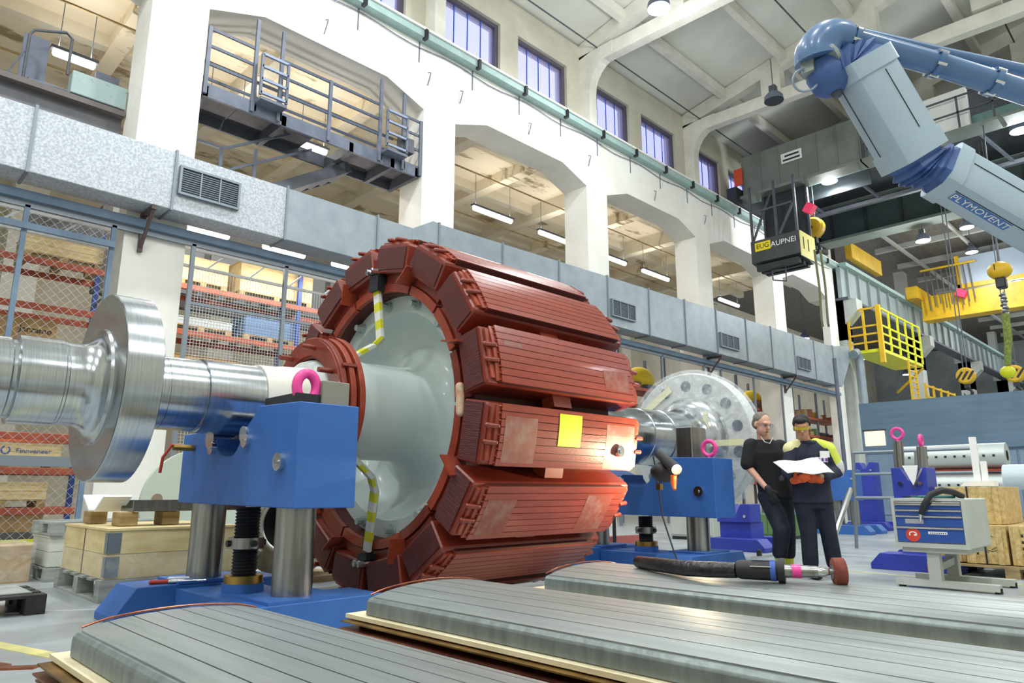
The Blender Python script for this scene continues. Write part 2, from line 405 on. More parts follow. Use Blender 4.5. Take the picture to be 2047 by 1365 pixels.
# remaining walls of the hall
struct('wall_far', MB().box((80, -14, 0), (80.4, 26, 18)), mat('far_wall', '#a9b0b3', .8, c2='#8f979b', scale=.4))
struct('wall_right', MB().box((-14, -13.9, 0), (80, -13.5, 18)), UPPER)
struct('wall_back', MB().box((-14.4, -14, 0), (-14, 26, 18.5)), UPPER)
# ================================================================ aisle behind the arcade
struct('wall_aisle', MB().box((-14, 25.6, 0), (80, 26, 15)), CREAM)
ac = struct('ceiling_aisle', MB().box((-14, 13.45, 12.3), (37, 25.8, 12.6)), AISLE)
for k in range(0, 14):
    x = -8.6 + 3.1 * k
    part('cross_beam', MB().box((x, 13.5, 11.7 if k % 2 else 11.9), (x + .4, 25.7, 12.3)), CREAM if k % 2 else AISLE, ac)
for y in (15.4, 18.4, 21.4, 24.2): part('joist', MB().box((-14, y, 11.95), (37, y + .28, 12.3)), CREAM, ac)
for y in (14.6, 16.6, 19.6): part('conduit', MB().cyl((-8, y, 11.55), (36, y, 11.55), .03, n=6), WOODD, ac)
# piers of the second row at the back of the aisle
for i, x in enumerate(CX):
    part('back_pier', MB().box((x, 24.9, 0), (x + .9, 25.65, 12)), WHITE, ac)
# ================================================================ lamps
def high_bay(x, y, z, label, on=True, r=.3, power=None, drop=1.0):
    t = thing('high_bay_lamp', label, 'lamp', (x, y, z), 'high-bay lamps')
    part('shade', MB().lathe([(.02, r), (.18, r * .95), (.3, r * .6), (.36, r * .35), (.36, 0)], (x, y, z), 'Z', 20), STEELP, t, smooth=40)
    part('lens', MB().lathe([(0, 0), (0, r * .92), (.03, r * .92), (.03, 0)], (x, y, z), 'Z', 20), LENS if on else GRILL, t)
    part('gear_box', MB().box((x-.1, y-.1, z+.36), (x+.1, y+.1, z+.55)), DSTEEL, t)
    part('hanger', MB().cyl((x, y, z+.55), (x, y, z+.55+drop), .015, n=6), DSTEEL, t)
    if on:
        light_area(t, (x, y, z - .03), r * 2, (power or HALL_W) * .65, COOL)
        d = bpy.data.lights.new('lamp_light', 'POINT'); d.energy = (power or HALL_W) * .7; d.color = COOL; d.shadow_soft_size = .3
        o = bpy.data.objects.new('lamp_light', d); COL.objects.link(o); o.parent = t; o.location = (0, 0, -.5)
    return t
high_bay(14.1, 8.8, 13.35, 'bright round high-bay lamp at the top edge between the roof frames')
high_bay(20.3, 8.6, 13.2, 'unlit round lamp hanging under the middle roof frame', on=False)
high_bay(26.4, 9.3, 12.65, "bright round lamp below the grey crane girder above the cab", power=260, drop=.85)
high_bay(26.6, 3.25, 12.5, "bright lamp at the right picture edge below the crane girder", power=260, drop=1.0)
high_bay(36.5, 7.0, 12.9, 'round lamp under the dark far roof left of the extraction arm', power=330)
high_bay(46.5, 6.9, 12.4, 'low round lamp beside the yellow crane at the right edge', power=300)
high_bay(46.5, 7.9, 13.6, 'small round lamp above the blue-grey winch of the yellow crane', power=300)
for x in (-8, -1, 6):  # lamps out of view, put in to light the front of the hall
    for y in (8.8, 1.5, -6):
        high_bay(x, y, 13.4, 'unseen added high-bay lamp over the front of the hall', power=HALL_W)
for x in (14.1, 26):  # more unseen lamps, added for light from the open side
    for y in (-3, -9): high_bay(x, y, 13.4, 'unseen added high-bay lamp over the open side of the hall', power=HALL_W)
for x in (33, 42, 54, 66):  # extra lamps added to brighten the far hall
    for y in (8, 0, -8): high_bay(x, y, 13.3 if x > 40 else 11.6, 'added high-bay lamp far down the hall', power=330, drop=1.4 if x > 40 else .2)
for x in (44, 54, 64): high_bay(x, 18, 10.5, 'added high-bay lamp in the side bay beyond the arcade', power=330, drop=4)  # lamps added so the side bay is not black
def tube_lamp(x0, x1, y, z, label, drop=1.2, p=1):
    t = thing('fluorescent_lamp', label, 'lamp', ((x0+x1)/2, y, z), 'fluorescent lamps in the aisle')
    part('diffuser', MB().tube([(x0, y, z), (x0+.03, y, z), (x1-.03, y, z), (x1, y, z)], [.05, .085, .085, .05], 10), TUBE, t, smooth=60)
    part('housing', MB().box((x0-.05, y-.09, z+.06), (x1+.05, y+.09, z+.13)), STEELP, t)
    for x in (x0+.1, x1-.1): part('hanger', MB().cyl((x, y, z+.13), (x, y, z+.13+drop), .01, n=5), STEELP, t)
    light_area(t, ((x0+x1)/2, y, z-.1), x1-x0, TUBE_W * p, WARM, shape='RECTANGLE', h=.2)
    light_area(t, ((x0+x1)/2, y, z+.16), x1-x0, TUBE_W * p * .3, WARM, rot=(math.pi, 0, 0), shape='RECTANGLE', h=.2)
for a, b, s in [(2.46, 3.3, 'left of the white pier'), (5.8, 6.85, 'under the near end of the steel gallery'), (8.35, 9.25, 'under the far end of the steel gallery'), (14.9, 16.75, 'in the second arch'),
                (18.2, 19.9, 'partly behind the third pier'), (22.0, 23.6, 'just right of the third pier'), (24.85, 26.9, 'in the third arch'), (31.5, 33.5, 'in the fourth arch, farthest of the row')]:
    tube_lamp(a, b, 17.0, 10.5, 'glowing fluorescent tube lamp ' + s)
for a, b, s in [(4.95, 5.9, 'under the duct beside the first pier'), (6.7, 7.75, 'under the duct above the mesh fence'), (8.5, 9.5, 'under the duct next to the red rotor')]:
    tube_lamp(a, b, 15.0, 6.52, 'glowing fluorescent tube lamp ' + s, drop=.6)
tube_lamp(1.9, 2.5, 16.9, 3.6, 'dim fluorescent tube lamp seen through the left pallet rack', drop=1, p=.5)
# ================================================================ ventilation duct along the wall
YD0, YD1 = 12.0, 12.58
du = thing('air_duct', 'long galvanised sheet-metal air duct running along the white arcade wall', 'duct', (10, 12.3, 5.66))
sx = [-5, -2.5, -.4, 1.65, 3.71, 5.76, 7.82, 8.75]
for i in range(len(sx) - 1):
    part('duct_section', MB().box((sx[i], YD0, 5.64), (sx[i+1], YD1, 6.68)), GALVB if i < 5 else GALV, du, bev=.01)
    if i: part('flange', MB().box((sx[i] - .02, YD0 - .03, 5.62), (sx[i] + .02, YD1, 6.72)), SEAM, du)
part('transition', MB().prism([(8.75, 5.64), (9.48, 5.64), (9.48, 7.0), (9.3, 7.0), (8.75, 6.68)], 'Y', YD0 - .004, YD1), GALV, du, bev=.01)
s2 = [9.48, 11.51, 13.62, 15.74, 17.82, 19.89, 21.93, 24.1, 26.15, 28.2, 30.22, 32.3]
top = lambda x: 6.98 + (x - 9.48) * .02
for a, b in zip(s2, s2[1:]):
    part('duct_section', MB().prism([(a, 5.66), (b, 5.66), (b, top(b)), (a, top(a))], 'Y', YD0, YD1), GALV, du, bev=.01)
    part('flange', MB().box((a - .025, YD0 - .03, 5.63), (a + .025, YD1, top(a) + .03)), SEAM, du)
part('end_hood', MB().prism([(32.3, 5.66), (32.3, 7.44), (34.4, 7.75), (34.4, 7.1), (33.1, 5.66)], 'Y', YD0, YD1), GALV, du, bev=.01)
part('flange', MB().box((32.27, YD0 - .03, 5.63), (32.33, YD1, 7.47)), SEAM, du)
part('outlet_pipe', MB().tube([(34.3, 11.8, 7.3), (34.7, 11.8, 7.45), (34.95, 11.8, 7.3), (35.0, 11.8, 6.9), (35.0, 11.8, 4.2)], .2, 14), GALV, du, smooth=50)
for gx, gw in [(3.8, 1.0), (15.88, 1.1), (22.1, 1.25), (28.4, 1.15)]:
    g = part('grille', MB().box((gx, YD0 - .05, 5.96), (gx + gw, YD0 + .0, 6.42)), GRILL, du)
    for b in [((gx-.03, 5.93), (gx+gw+.03, 5.97)), ((gx-.03, 6.41), (gx+gw+.03, 6.45)), ((gx-.03, 5.97), (gx+.01, 6.41)), ((gx+gw-.01, 5.97), (gx+gw+.03, 6.41))]:
        part('grille_frame', MB().box((b[0][0], YD0 - .08, b[0][1]), (b[1][0], YD0, b[1][1])), SEAM, g)
    for k in (1, 2): part('divider', MB().box((gx + gw*k/3 - .012, YD0 - .075, 5.97), (gx + gw*k/3 + .012, YD0 - .05, 6.41)), SEAM, g)
    for k in range(1, 11): part('slat', MB().box((gx + .01, YD0 - .065, 5.97 + .04*k - .005), (gx + gw - .01, YD0 - .05, 5.97 + .04*k + .005)), SEAM, g)
BRK = mat('bracket_oxide', '#5b4a4a', .6)
for x in (-2.5, 3.45, 9.6, 15.8, 22.2, 28.3):
    b = MB().bar((x, 12.55, 4.95), (x, 12.55, 5.62), .07, .07).bar((x, 12.55, 5.0), (x, 12.05, 5.58), .05, .05).bar((x, 12.6, 5.6), (x, 12.0, 5.6), .08, .06)
    part('bracket', b, BRK, du)
# ================================================================ mesh fence under the duct
fe = thing('mesh_fence', 'grey steel mesh fence between the piers under the duct', 'fence', (10, 12.5, 0))
FG = mat('fence_grey_blue', '#7288a0', .5, c2='#63788f', scale=3)
part('top_rail', MB().box((-4, 12.42, 5.36), (34, 12.5, 5.5)), FG, fe)
part('lower_channel', MB().box((-4, 12.5, 5.26), (34, 12.56, 5.36)), SEAM, fe)
for x in (1.8, 3.02, 4.32, 6.1, 7.7, 9.25, 10.5, 13.2, 15.5, 16.75, 19.2, 21.8, 23, 25.5, 27.9):
    part('post', MB().box((x - .035, 12.5, 0), (x + .035, 12.57, 5.3)), FG if x < 4 else SEAM, fe)
part('gate_rail', MB().box((-2, 12.44, 4.9), (3.05, 12.5, 5.0)), FG, fe)
for z in (1.4, 3.05, 4.2): part('mid_rail', MB().box((4.3, 12.52, z), (9.4, 12.57, z + .05)), SEAM, fe)
part('gate_rail', MB().box((-2, 12.44, 1.32), (3.05, 12.5, 1.47)), SEAM, fe)
for x0, x1 in [(4.36, 6.06), (6.14, 7.66), (7.74, 9.2)]:
    m = MB()
    x = x0
    while x <= x1: m.box((x, 12.53, .1), (x + .007, 12.537, 4.9)); x += .055
    z = .1
    while z <= 4.6: m.box((x0, 12.525, z), (x1, 12.53, z + .007)); z += .055
    o = part('wire_mesh', m, mat('mesh_wire', '#c3c6c8', .5, .5), fe); o['kind'] = 'stuff'
m = MB(); k = 0
for k in range(-50, 34):
    a = (-2 + k * .14, .2); b = (-2 + k * .14 + 5.1, 5.3)
    def clip(p, q):
        x0, z0 = p; x1, z1 = q
        lo = max(x0, min(x1, 0)); t0 = max(0, (0 - x0) / (x1 - x0) if x1 != x0 else 0); return t0
    # diagonal wires clipped to x in [-1, 3]
    x0, z0, x1, z1 = a[0], a[1], b[0], b[1]
    ta = max(0, (-1 - x0) / (x1 - x0)); tb = min(1, (3 - x0) / (x1 - x0))
    if tb > ta:
        p = (x0 + (x1-x0)*ta, 12.53, z0 + (z1-z0)*ta); q = (x0 + (x1-x0)*tb, 12.53, z0 + (z1-z0)*tb)
        m.bar(p, q, .0035, .0035); m.bar((2 - p[0], 12.54, p[2]), (2 - q[0], 12.54, q[2]), .0035, .0035)
o = part('chain_link', m, mat('mesh_wire', '#c3c6c8'), fe); o['kind'] = 'stuff'
# overhead light steel lattice truss beside the fence
tr = thing('lattice_girder', 'light white steel lattice girder lying behind the fence top rail', 'girder', (3, 13.6, 5.2))
for z in (5.55, 5.2): part('chord', MB().box((-3, 13.57, z), (9.3, 13.63, z + .05)), mat('pale_steel', '#c9c9c6', .5), tr)
for k in range(14):
    part('web_bar', MB().bar((-2.8 + k*.86, 13.6, 5.2), (-2.4 + k*.86, 13.6, 5.6), .03, .03), MATS['pale_steel'], tr)
# ================================================================ steel gallery in the first arch
ga = thing('steel_gallery', 'grey steel gallery with railings and gates in the first arch', 'gallery', (6.8, 13, 8.4))
GY, GZ = 12.68, 8.6
part('front_beam', MB().box((4.22, GY, GZ - .28), (9.38, GY + .06, GZ)), STEELP, ga)
part('back_beam', MB().box((4.22, GY + 1.1, GZ - .28), (9.38, GY + 1.16, GZ)), DSTEEL, ga)
for k in range(6):
    a = 4.25 + k * .855
    if k not in (3,): part('deck_plate', MB().box((a, GY + .06, GZ - .05), (a + .83, GY + 1.1, GZ - .01)), mat('deck_dark', '#5c5a60', .6, c2='#4a484e', scale=5), ga)
for x in (4.3, 5.9, 7.5, 8.6, 9.3): part('cross_member', MB().box((x - .05, GY, GZ - .3), (x + .05, GY + 1.16, GZ - .06)), DSTEEL, ga)
for x in (4.27, 5.2, 5.75, 6.9, 8.2, 8.85, 9.36):
    h = 1.18 if x in (4.27, 6.9, 9.36) else 1.8
    part('post', MB().box((x - .035, GY - .06, GZ - .25), (x + .035, GY, GZ + h)), STEELP, ga)
    if h > 1.5: part('post_web', MB().prism([(x - .03, GZ - .2), (x + .1, GZ - .2), (x + .02, GZ + h)], 'Y', GY, GY + .05), STEELP, ga)
for z in (.4, .78, 1.15):
    for a, b in [(4.27, 5.2), (5.78, 8.2), (8.85, 9.36)]:
        part('rail', MB().box((a, GY - .03, GZ + z - .03), (b, GY, GZ + z + .03)), mat('rail_navy_grey', '#4b5469', .5), ga)
    part('rear_rail', MB().box((4.27, GY + 1.12, GZ + z - .03), (9.36, GY + 1.15, GZ + z + .03)), MATS['rail_navy_grey'], ga)
for gx in (5.25, 8.25):
    g = part('gate', MB().bar((gx, GY-.25, GZ+.05), (gx, GY-.25, GZ+.95), .05, .05), STEELP, ga); part('gate_post', MB().bar((gx+.55, GY-.25, GZ+.05), (gx+.55, GY-.25, GZ+.95), .05, .05), STEELP, g)
    for z in (.1, .4, .68, .95): part('gate_bar', MB().bar((gx, GY-.25, GZ+z), (gx+.55, GY-.25, GZ+z), .05, .05), mat('gate_light', '#8f9bb5', .5), g)
    part('gate_shelf', MB().box((gx, GY-.3, GZ-.06), (gx+.55, GY, GZ)), STEELP, g)
part('control_box', MB().box((8.7, GY - .2, GZ + .15), (9.05, GY, GZ + .5)), DSTEEL, ga)
st = MB().bar((5.6, 13.4, 6.9), (7.9, 13.4, 8.35), .06, .24); part('stair_stringer', st, DSTEEL, ga)
part('stair_stringer', MB().bar((5.6, 14.2, 6.9), (7.9, 14.2, 8.35), .06, .24), DSTEEL, ga)
for k in range(8): part('tread', MB().box((5.75 + k*.27, 13.4, 7.0 + k*.17), (6.0 + k*.27, 14.2, 7.03 + k*.17)), DSTEEL, ga)
for z in (.55, 1.05): part('stair_rail', MB().bar((4.95, 13.35, 6.65 + z), (6.9, 13.35, 7.85 + z), .05, .05), STEELP, ga)
for x, zz in ((4.4, 6.7), (4.95, 6.7), (5.65, 6.9)): part('stair_post', MB().box((x-.03, 13.33, zz), (x+.03, 13.39, zz + 1.05)), STEELP, ga)
part('landing_rail', MB().bar((4.4, 13.35, 7.72), (4.95, 13.35, 7.72), .05, .05), STEELP, ga)
part('landing', MB().box((4.25, 13.3, 6.5), (5.7, 14.6, 6.7)), DSTEEL, ga)
# dark wall band behind the gallery foot
wn = struct('trim_3', MB().box((4.5, 20, 6.0), (14, 20.3, 8.4)), mat('dark_partition', '#6a6a68', .7, c2='#5b5b5a', scale=2))
for k in range(7): part('panel', MB().box((4.8 + k*1.3, 19.96, 6.4), (5.9 + k*1.3, 20, 8.0)), mat('partition_panel', '#8b8f94', .5), wn)
# ================================================================ crane girder end in the left bay
lb = thing('steel_girder', 'dark grey steel girder with box and cable reel in the left arch', 'girder', (1, 13.7, 7.0))
part('web', MB().box((-1.95, 13.6, 6.9), (3.18, 13.75, 7.72)), mat('girder_grey', '#75757b', .5, c2='#66666c', scale=2), lb)
part('top_flange', MB().box((-1.95, 13.4, 7.72), (3.18, 13.95, 7.82)), mat('girder_brown', '#6c6360', .6), lb)
part('box', MB().box((2.28, 13.4, 7.85), (3.17, 13.7, 8.28)), mat('chipped_grey', '#9db0b0', .55, c2='#7d8f8f', scale=9, lo=.3, hi=.4), lb, bev=.01)
part('motor', MB().cyl((1.7, 13.8, 7.95), (2.4, 13.8, 7.95), .1), STEELP, lb, smooth=40)
part('panel', MB().box((1.6, 14.2, 7.9), (2.0, 14.23, 9.1)), STEELP, lb)
part('panel', MB().box((2.75, 14.0, 8.1), (3.15, 14.1, 8.75)), STEELP, lb)
part('hoop', MB().tube([(1.62, 13.7, 7.85), (1.62, 13.7, 8.8), (1.68, 13.7, 8.92), (2.15, 13.7, 9.1), (2.25, 13.7, 9.02), (2.25, 13.7, 8.3)], .025, 8), DSTEEL, lb, smooth=50)
part('strut', MB().bar((1.35, 13.7, 7.85), (1.6, 13.7, 8.5), .03, .03), DSTEEL, lb)
# ================================================================ pallets, crates, racks
def pallet(label, loc, wx, wy, m, group=None, h=.144, boards=5, name='wooden_pallet', along='X'):
    t = thing(name, label, 'pallet', loc, group); x, y, z = loc
    n = boards
    for k in range(n):
        if along == 'X':
            a = y - wy/2 + (wy - .14) * k / (n-1); part('board', MB().box((x-wx/2, a, z+h-.022), (x+wx/2, a+.14, z+h)), m, t)
        else:
            a = x - wx/2 + (wx - .14) * k / (n-1); part('board', MB().box((a, y-wy/2, z+h-.022), (a+.14, y+wy/2, z+h)), m, t)
    for i in (-1, 0, 1):
        for j in (-1, 0, 1):
            cx_, cy_ = x + i*(wx/2-.07), y + j*(wy/2-.07)
            part('block', MB().box((cx_-.07, cy_-.07, z+.02), (cx_+.07, cy_+.07, z+h-.022)), m, t)
        if along == 'X': part('runner', MB().box((x+i*(wx/2-.07)-.07, y-wy/2, z), (x+i*(wx/2-.07)+.07, y+wy/2, z+.02)), m, t)
        else: part('runner', MB().box((x-wx/2, y+i*(wy/2-.07)-.07, z), (x+wx/2, y+i*(wy/2-.07)+.07, z+.02)), m, t)
    return t
def crate(label, a, b, m, name='wooden_crate', cat='crate', group=None, boards=2, clips=False, lid=True):
    """closed box whose walls are horizontal boards"""
    x0, y0, z0 = a; x1, y1, z1 = b
    t = thing(name, label, cat, ((x0+x1)/2, (y0+y1)/2, z0), group)
    part('core', MB().box((x0+.012, y0+.012, z0), (x1-.012, y1-.012, z1-.012)), m, t)
    hh = (z1 - z0) / boards
    for k in range(boards):
        za, zb = z0 + k*hh + .003, z0 + (k+1)*hh - .003
        part('board', MB().box((x0, y0, za), (x1, y0+.012, zb)), m, t); part('board', MB().box((x0, y0+.012, za), (x0+.012, y1, zb)), m, t)
    if lid: part('lid', MB().box((x0-.01, y0-.01, z1-.012), (x1+.01, y1+.01, z1+.008)), m, t)
    if clips:
        for zz in (z0 + .02, (z0+z1)/2 + .01):
            h = (z1-z0)/2 - .04
            part('corner_hinge', MB().box((x0-.006, y0-.006, zz), (x0+.1, y0+.012, zz+h)), SEAM, t); part('corner_hinge', MB().box((x0-.006, y0, zz), (x0+.002, y0+.1, zz+h)), SEAM, t)
    return t
def rack(label, x0, x1, y, levels, htop, depth=1.0, bays=None):
    t = thing('pallet_rack', label, 'rack', ((x0+x1)/2, y + depth/2, 0), 'pallet racks in the aisle')
    n = bays or max(1, round((x1-x0)/2.8))
    for k in range(n + 1):
        x = x0 + (x1-x0)*k/n
        for yy in (y, y + depth): part('upright', MB().box((x-.05, yy-.04, 0), (x+.05, yy+.04, htop)), RACKB, t)
        for j in range(int(htop / .8)): part('brace', MB().bar((x, y, .3+j*.8), (x, y+depth, .3+j*.8+(.5 if j % 2 else -.2)), .03, .03), SEAM, t)
    for z in levels:
        for yy in (y - .05, y + depth + .01): part('beam', MB().box((x0, yy, z - .13), (x1, yy + .04, z)), RACKO, t, bev=.008)
    return t
LV = [.66, 1.4, 2.05, 3.7, 4.56, 5.48]
rack('orange and blue pallet rack left of the first white pier', -3.9, 3.9, 16, LV, 6.6)
rack('orange and blue pallet rack behind the square wire mesh', 4.9, 11.5, 16, [1.5, 2.6, 3.6, 4.5, 5.55], 7.0)
rack('orange and blue pallet rack behind the wrapped coupling disc', 12.4, 20.5, 16, [1.5, 2.6, 3.6, 4.5, 5.55], 6.6)
i = 0
def rack_load(x0, x1, z, h, m, what, y=16.1, d=.85, pal=True):
    if pal: pallet('low wooden pallet under ' + what, ((x0+x1)/2, y + d/2, z), x1-x0, d, WOODD, 'pallets in the racks', boards=3); z += .144
    return crate(what, (x0, y, z), (x1, y + d, z + h), m)
rack_load(2.35, 3.75, 5.48, .34, WOOD, 'pale wooden crate topmost in the left rack')
rack_load(2.15, 3.1, 3.7, .42, CARD, 'brown box with dark lettering in the left rack behind the shaft')
rack_load(.6, 2.0, 3.7, .4, CARD, 'brown box at the left edge beside the lettered box')
rack_load(1.7, 3.45, 1.4, .3, PLY, 'pale plywood box with blue lettering in the left rack')
rack_load(1.9, 3.3, .66, .32, WOOD, 'slatted wooden box behind wire in the lowest left rack level')
rack_load(1.2, 2.4, .0, .42, CARD, 'brown cardboard box on the floor under the left rack')
rack_load(2.5, 3.3, .0, .44, CARD, 'creased cardboard box on the floor with a dark tear')
rack_load(5.3, 6.4, 5.55, .55, WOOD, 'wooden crate left on the top level behind the mesh')
rack_load(6.7, 8.6, 5.55, .75, WOOD, 'large yellow wooden crate on the top level behind the mesh')
rack_load(6.9, 8.2, 4.5, .45, mat('bin_blue', '#4b6a94', .6), 'blue bin on the middle level behind the mesh')
rack_load(5.2, 6.6, 4.5, .18, mat('grey_sheet', '#aab0b2', .5), 'flat grey sheet stack on the middle level behind the mesh')
rack_load(5.2, 6.5, 2.6, .5, WOOD, 'pale crate with white label behind the mesh above the shaft')
rack_load(6.8, 8.3, 2.6, .42, WOOD, 'second pale crate with white label behind the mesh near the rotor')
rack_load(5.2, 6.8, 3.6, .22, CARD, 'low brown box on the third level behind the mesh')
rack_load(7.0, 8.6, 3.6, .25, DARK, 'dark metal tray on the third level behind the mesh', pal=False)
for x, what in [(13, 'white carton on the rack left of the wrapped disc'), (15, 'brown carton on the rack above the wrapped disc'), (17.3, 'lime green bin on the rack above the wrapped disc'), (19, 'grey carton on the rack right of the wrapped disc')]:
    rack_load(x, x + 1.2, 4.5, .5, {'lime': LYEL}.get(what[:4], CARD if 'brown' in what else PAPER if 'white' in what else STEELP), what, pal=False)
SCR = mat('print_blue', '#3a5aa8', .7); INK = mat('print_black', '#2b2b2e', .7)
bx = [o for o in COL.objects if o.get('label') == 'pale plywood box with blue lettering in the left rack'][0]
m_ = MB(); m_.lathe([(-.004, .055), (-.004, .08), (.0, .08), (.0, .055)], (2.55, 16.096, 1.72), 'Y', 14, t0=.6, t1=6.0)
part('printed_mark', m_, SCR, bx); text('Finnveneer', .13, SCR, bx, frame((3.0, 16.094, 1.71), (1, 0, 0), (0, 0, 1)), 'printed_lettering')
bx = [o for o in COL.objects if o.get('label') == 'brown box with dark lettering in the left rack behind the shaft'][0]
text('Jarzamo', .17, INK, bx, frame((2.75, 16.094, 4.05), (1, 0, 0), (0, 0, 1)), 'printed_lettering')
for nm, x in (('pale crate with white label behind the mesh above the shaft', 5.85), ('second pale crate with white label behind the mesh near the rotor', 7.6)):
    bx = [o for o in COL.objects if o.get('label') == nm][0]; part('label', MB().box((x, 16.09, 2.9), (x + .3, 16.1, 3.12)), PAPER, bx)
# dark wrapped crate on top of left rack
ck = thing('film_wrapped_crate', 'dark crate wrapped in clear film on top of the left rack', 'crate', (1.9, 16.5, 5.98))
part('core', MB().box((2.4, 16.2, 6.0), (3.7, 17, 6.6)), mat('dark_goods', '#5d6063', .6, c2='#3d4043', scale=6), ck)
part('film', MB().box((2.37, 16.17, 5.99), (3.73, 17.03, 6.63)), FILM, ck)
# back shelves with small parts (behind the people)
sh = thing('parts_shelf', 'long orange shelf of small machine parts behind the two workers', 'shelf', (27, 13.9, 0))
for x in (18.3, 21.0, 23.6, 26.2, 28.8, 31.4, 34, 37): part('upright', MB().box((x-.05, 13.6, 0), (x+.05, 13.68, 5.6)), STEELP, sh); part('upright', MB().box((x-.05, 14.4, 0), (x+.05, 14.48, 5.6)), STEELP, sh)
SHZ = [1.35, 2.05, 2.76, 3.55, 4.38]
for z in SHZ: part('board', MB().box((18.3, 13.58, z-.1), (37, 14.5, z)), RACKO, sh)
cols = [PAPER, CARD, DSTEEL, STEELP, WOODD, YEL, mat('green_part', '#6f8f6a', .6), mat('rust_part', '#8a5238', .6), CHROME]
cn = ['white', 'brown', 'dark', 'grey', 'wooden', 'yellow', 'green', 'rusty', 'shiny']
rr = random.Random(3); q = 0
LN = ['lowest', 'second', 'third', 'fourth', 'top']; ON = ['first', 'second', 'third', 'fourth', 'fifth', 'sixth', 'seventh', 'eighth', 'ninth', 'tenth']
def lab(c, kind, li):
    seen[(c, kind)] = seen.get((c, kind), 0) + 1
    return f'{ON[seen[(c, kind)]-1]} {c} {kind} from the left on the {LN[li]} board of the parts shelf'
for li, z in enumerate(SHZ):
    x = 18.6; seen = {}
    while x < 36.6:
        wd_ = rr.uniform(.3, .6); hh = rr.uniform(.15, .42); c = rr.randrange(9)
        if li < 1 and x < 24: x += wd_ + .5; continue
        m = MB()
        if rr.random() < .4: m.cyl((x+wd_/2, 13.9, z), (x+wd_/2, 13.9, z+hh), wd_/2.4, n=12); kind = 'drum'
        else: m.box((x, 13.65, z), (x+wd_, 14.15, z+hh)); m.box((x+.04, 13.63, z+hh*.45), (x+wd_-.04, 13.65, z+hh*.6)); kind = 'bin'
        solo('shelf_' + kind, m, cols[c], lab(cn[c], kind, li), kind, 'goods on the parts shelf', smooth=30)
        x += wd_ + rr.uniform(.06, .35)
# yellow sacks and frame above shelves
YG = mat('yellow_goods', '#e2c320', .6)
for x in (20.2, 28.4): solo('yellow_bundle', MB().ball((x, 14.1, 4.81), (.7, .35, .42), 12, 8), YG, 'yellow wrapped bundle on top of the parts shelf ' + ('beside the disc' if x < 25 else 'near the duct end'), 'bundle', smooth=60)
# ================================================================ rotor (axis along x at y = 5.35, z = 1.65)
AY, AZ = 5.35, 1.65
ro = thing('generator_rotor', 'huge red salient-pole generator rotor on a steel shaft', 'rotor', (4.44, AY, .05))
O = (0, AY, AZ)
sh_prof = [(.3, 0), (.3, .2), (.34, .255), (.78, .262), (.79, .25), (.81, .25), (.82, .284), (1.06, .284), (1.065, .278), (1.08, .278), (1.085, .274)]
part('shaft', MB().lathe(sh_prof + [(1.16, .272)] + [(1.16 + .12 * math.sin(t), .272 + .12 * (1 - math.cos(t))) for t in [R_(a) for a in range(15, 91, 15)]] + [(1.3, .4), (1.3, .1)], O, n=96), STEEL, ro, smooth=30)
part('thrust_collar', MB().lathe([(1.3, .1), (1.3, .63), (1.306, .64), (1.52, .64), (1.526, .63), (1.526, .1)], O, n=128), STEEL, ro, smooth=30, label='polished steel thrust collar disc')
part('collar_face', MB().lathe([(1.2985, .38), (1.2985, .632)], O, n=96), STEELF, ro)
part('shaft', MB().lathe([(1.52, .262), (1.7, .262), (1.702, .265), (1.95, .265), (1.955, .258), (1.965, .258), (1.97, .276), (2.45, .276), (2.45, .1)], O, n=96), STEEL, ro, smooth=30)
CLO = mat('white_wrap_cloth', '#eeeae0', .8, c2='#e0dccf', scale=5)
part('shaft_wrap', MB().lathe([(2.4, .15), (2.4, .288), (2.55, .29), (2.62, .3), (2.78, .31), (2.86, .33), (2.86, .15)], O, n=64), CLO, ro, smooth=40)
part('ring_seat', MB().lathe([(2.8, .2), (2.8, .36), (2.95, .41), (3.08, .43), (3.08, .2)], O, n=64), mat('pale_seat', '#d9e2e2', .4), ro, smooth=40)
# slip rings
for k, x in enumerate((2.86, 2.935, 3.01)):
    part('slip_ring', MB().lathe([(x, .4), (x, .57 + .012*k), (x + .006, .578 + .012*k), (x + .044, .578 + .012*k), (x + .05, .57 + .012*k), (x + .05, .4)], O, n=72, closed=True), ORNG if k else RED, ro, smooth=30)
part('ring_core', MB().lathe([(2.88, .42), (2.88, .52), (3.06, .53), (3.06, .42)], O, n=48, closed=True), DARK, ro)
for k in range(8):
    t = 2 * math.pi * (k + .35) / 8; c, s = math.cos(t), math.sin(t)
    part('ring_pin', MB().cyl((2.72, AY + .49*c, AZ + .49*s), (2.9, AY + .49*c, AZ + .49*s), .022, n=10), RED, ro, smooth=40)
    part('ring_lug', MB().obox((2.96, AY + .585*c, AZ + .585*s), (.16, .03, .03), Matrix.Rotation(t, 3, 'X')), RED, ro)
part('ring_face', MB().lathe([(2.84, .42), (2.84, .56), (2.862, .56), (2.862, .42)], O, n=72, closed=True), RED, ro, smooth=30)
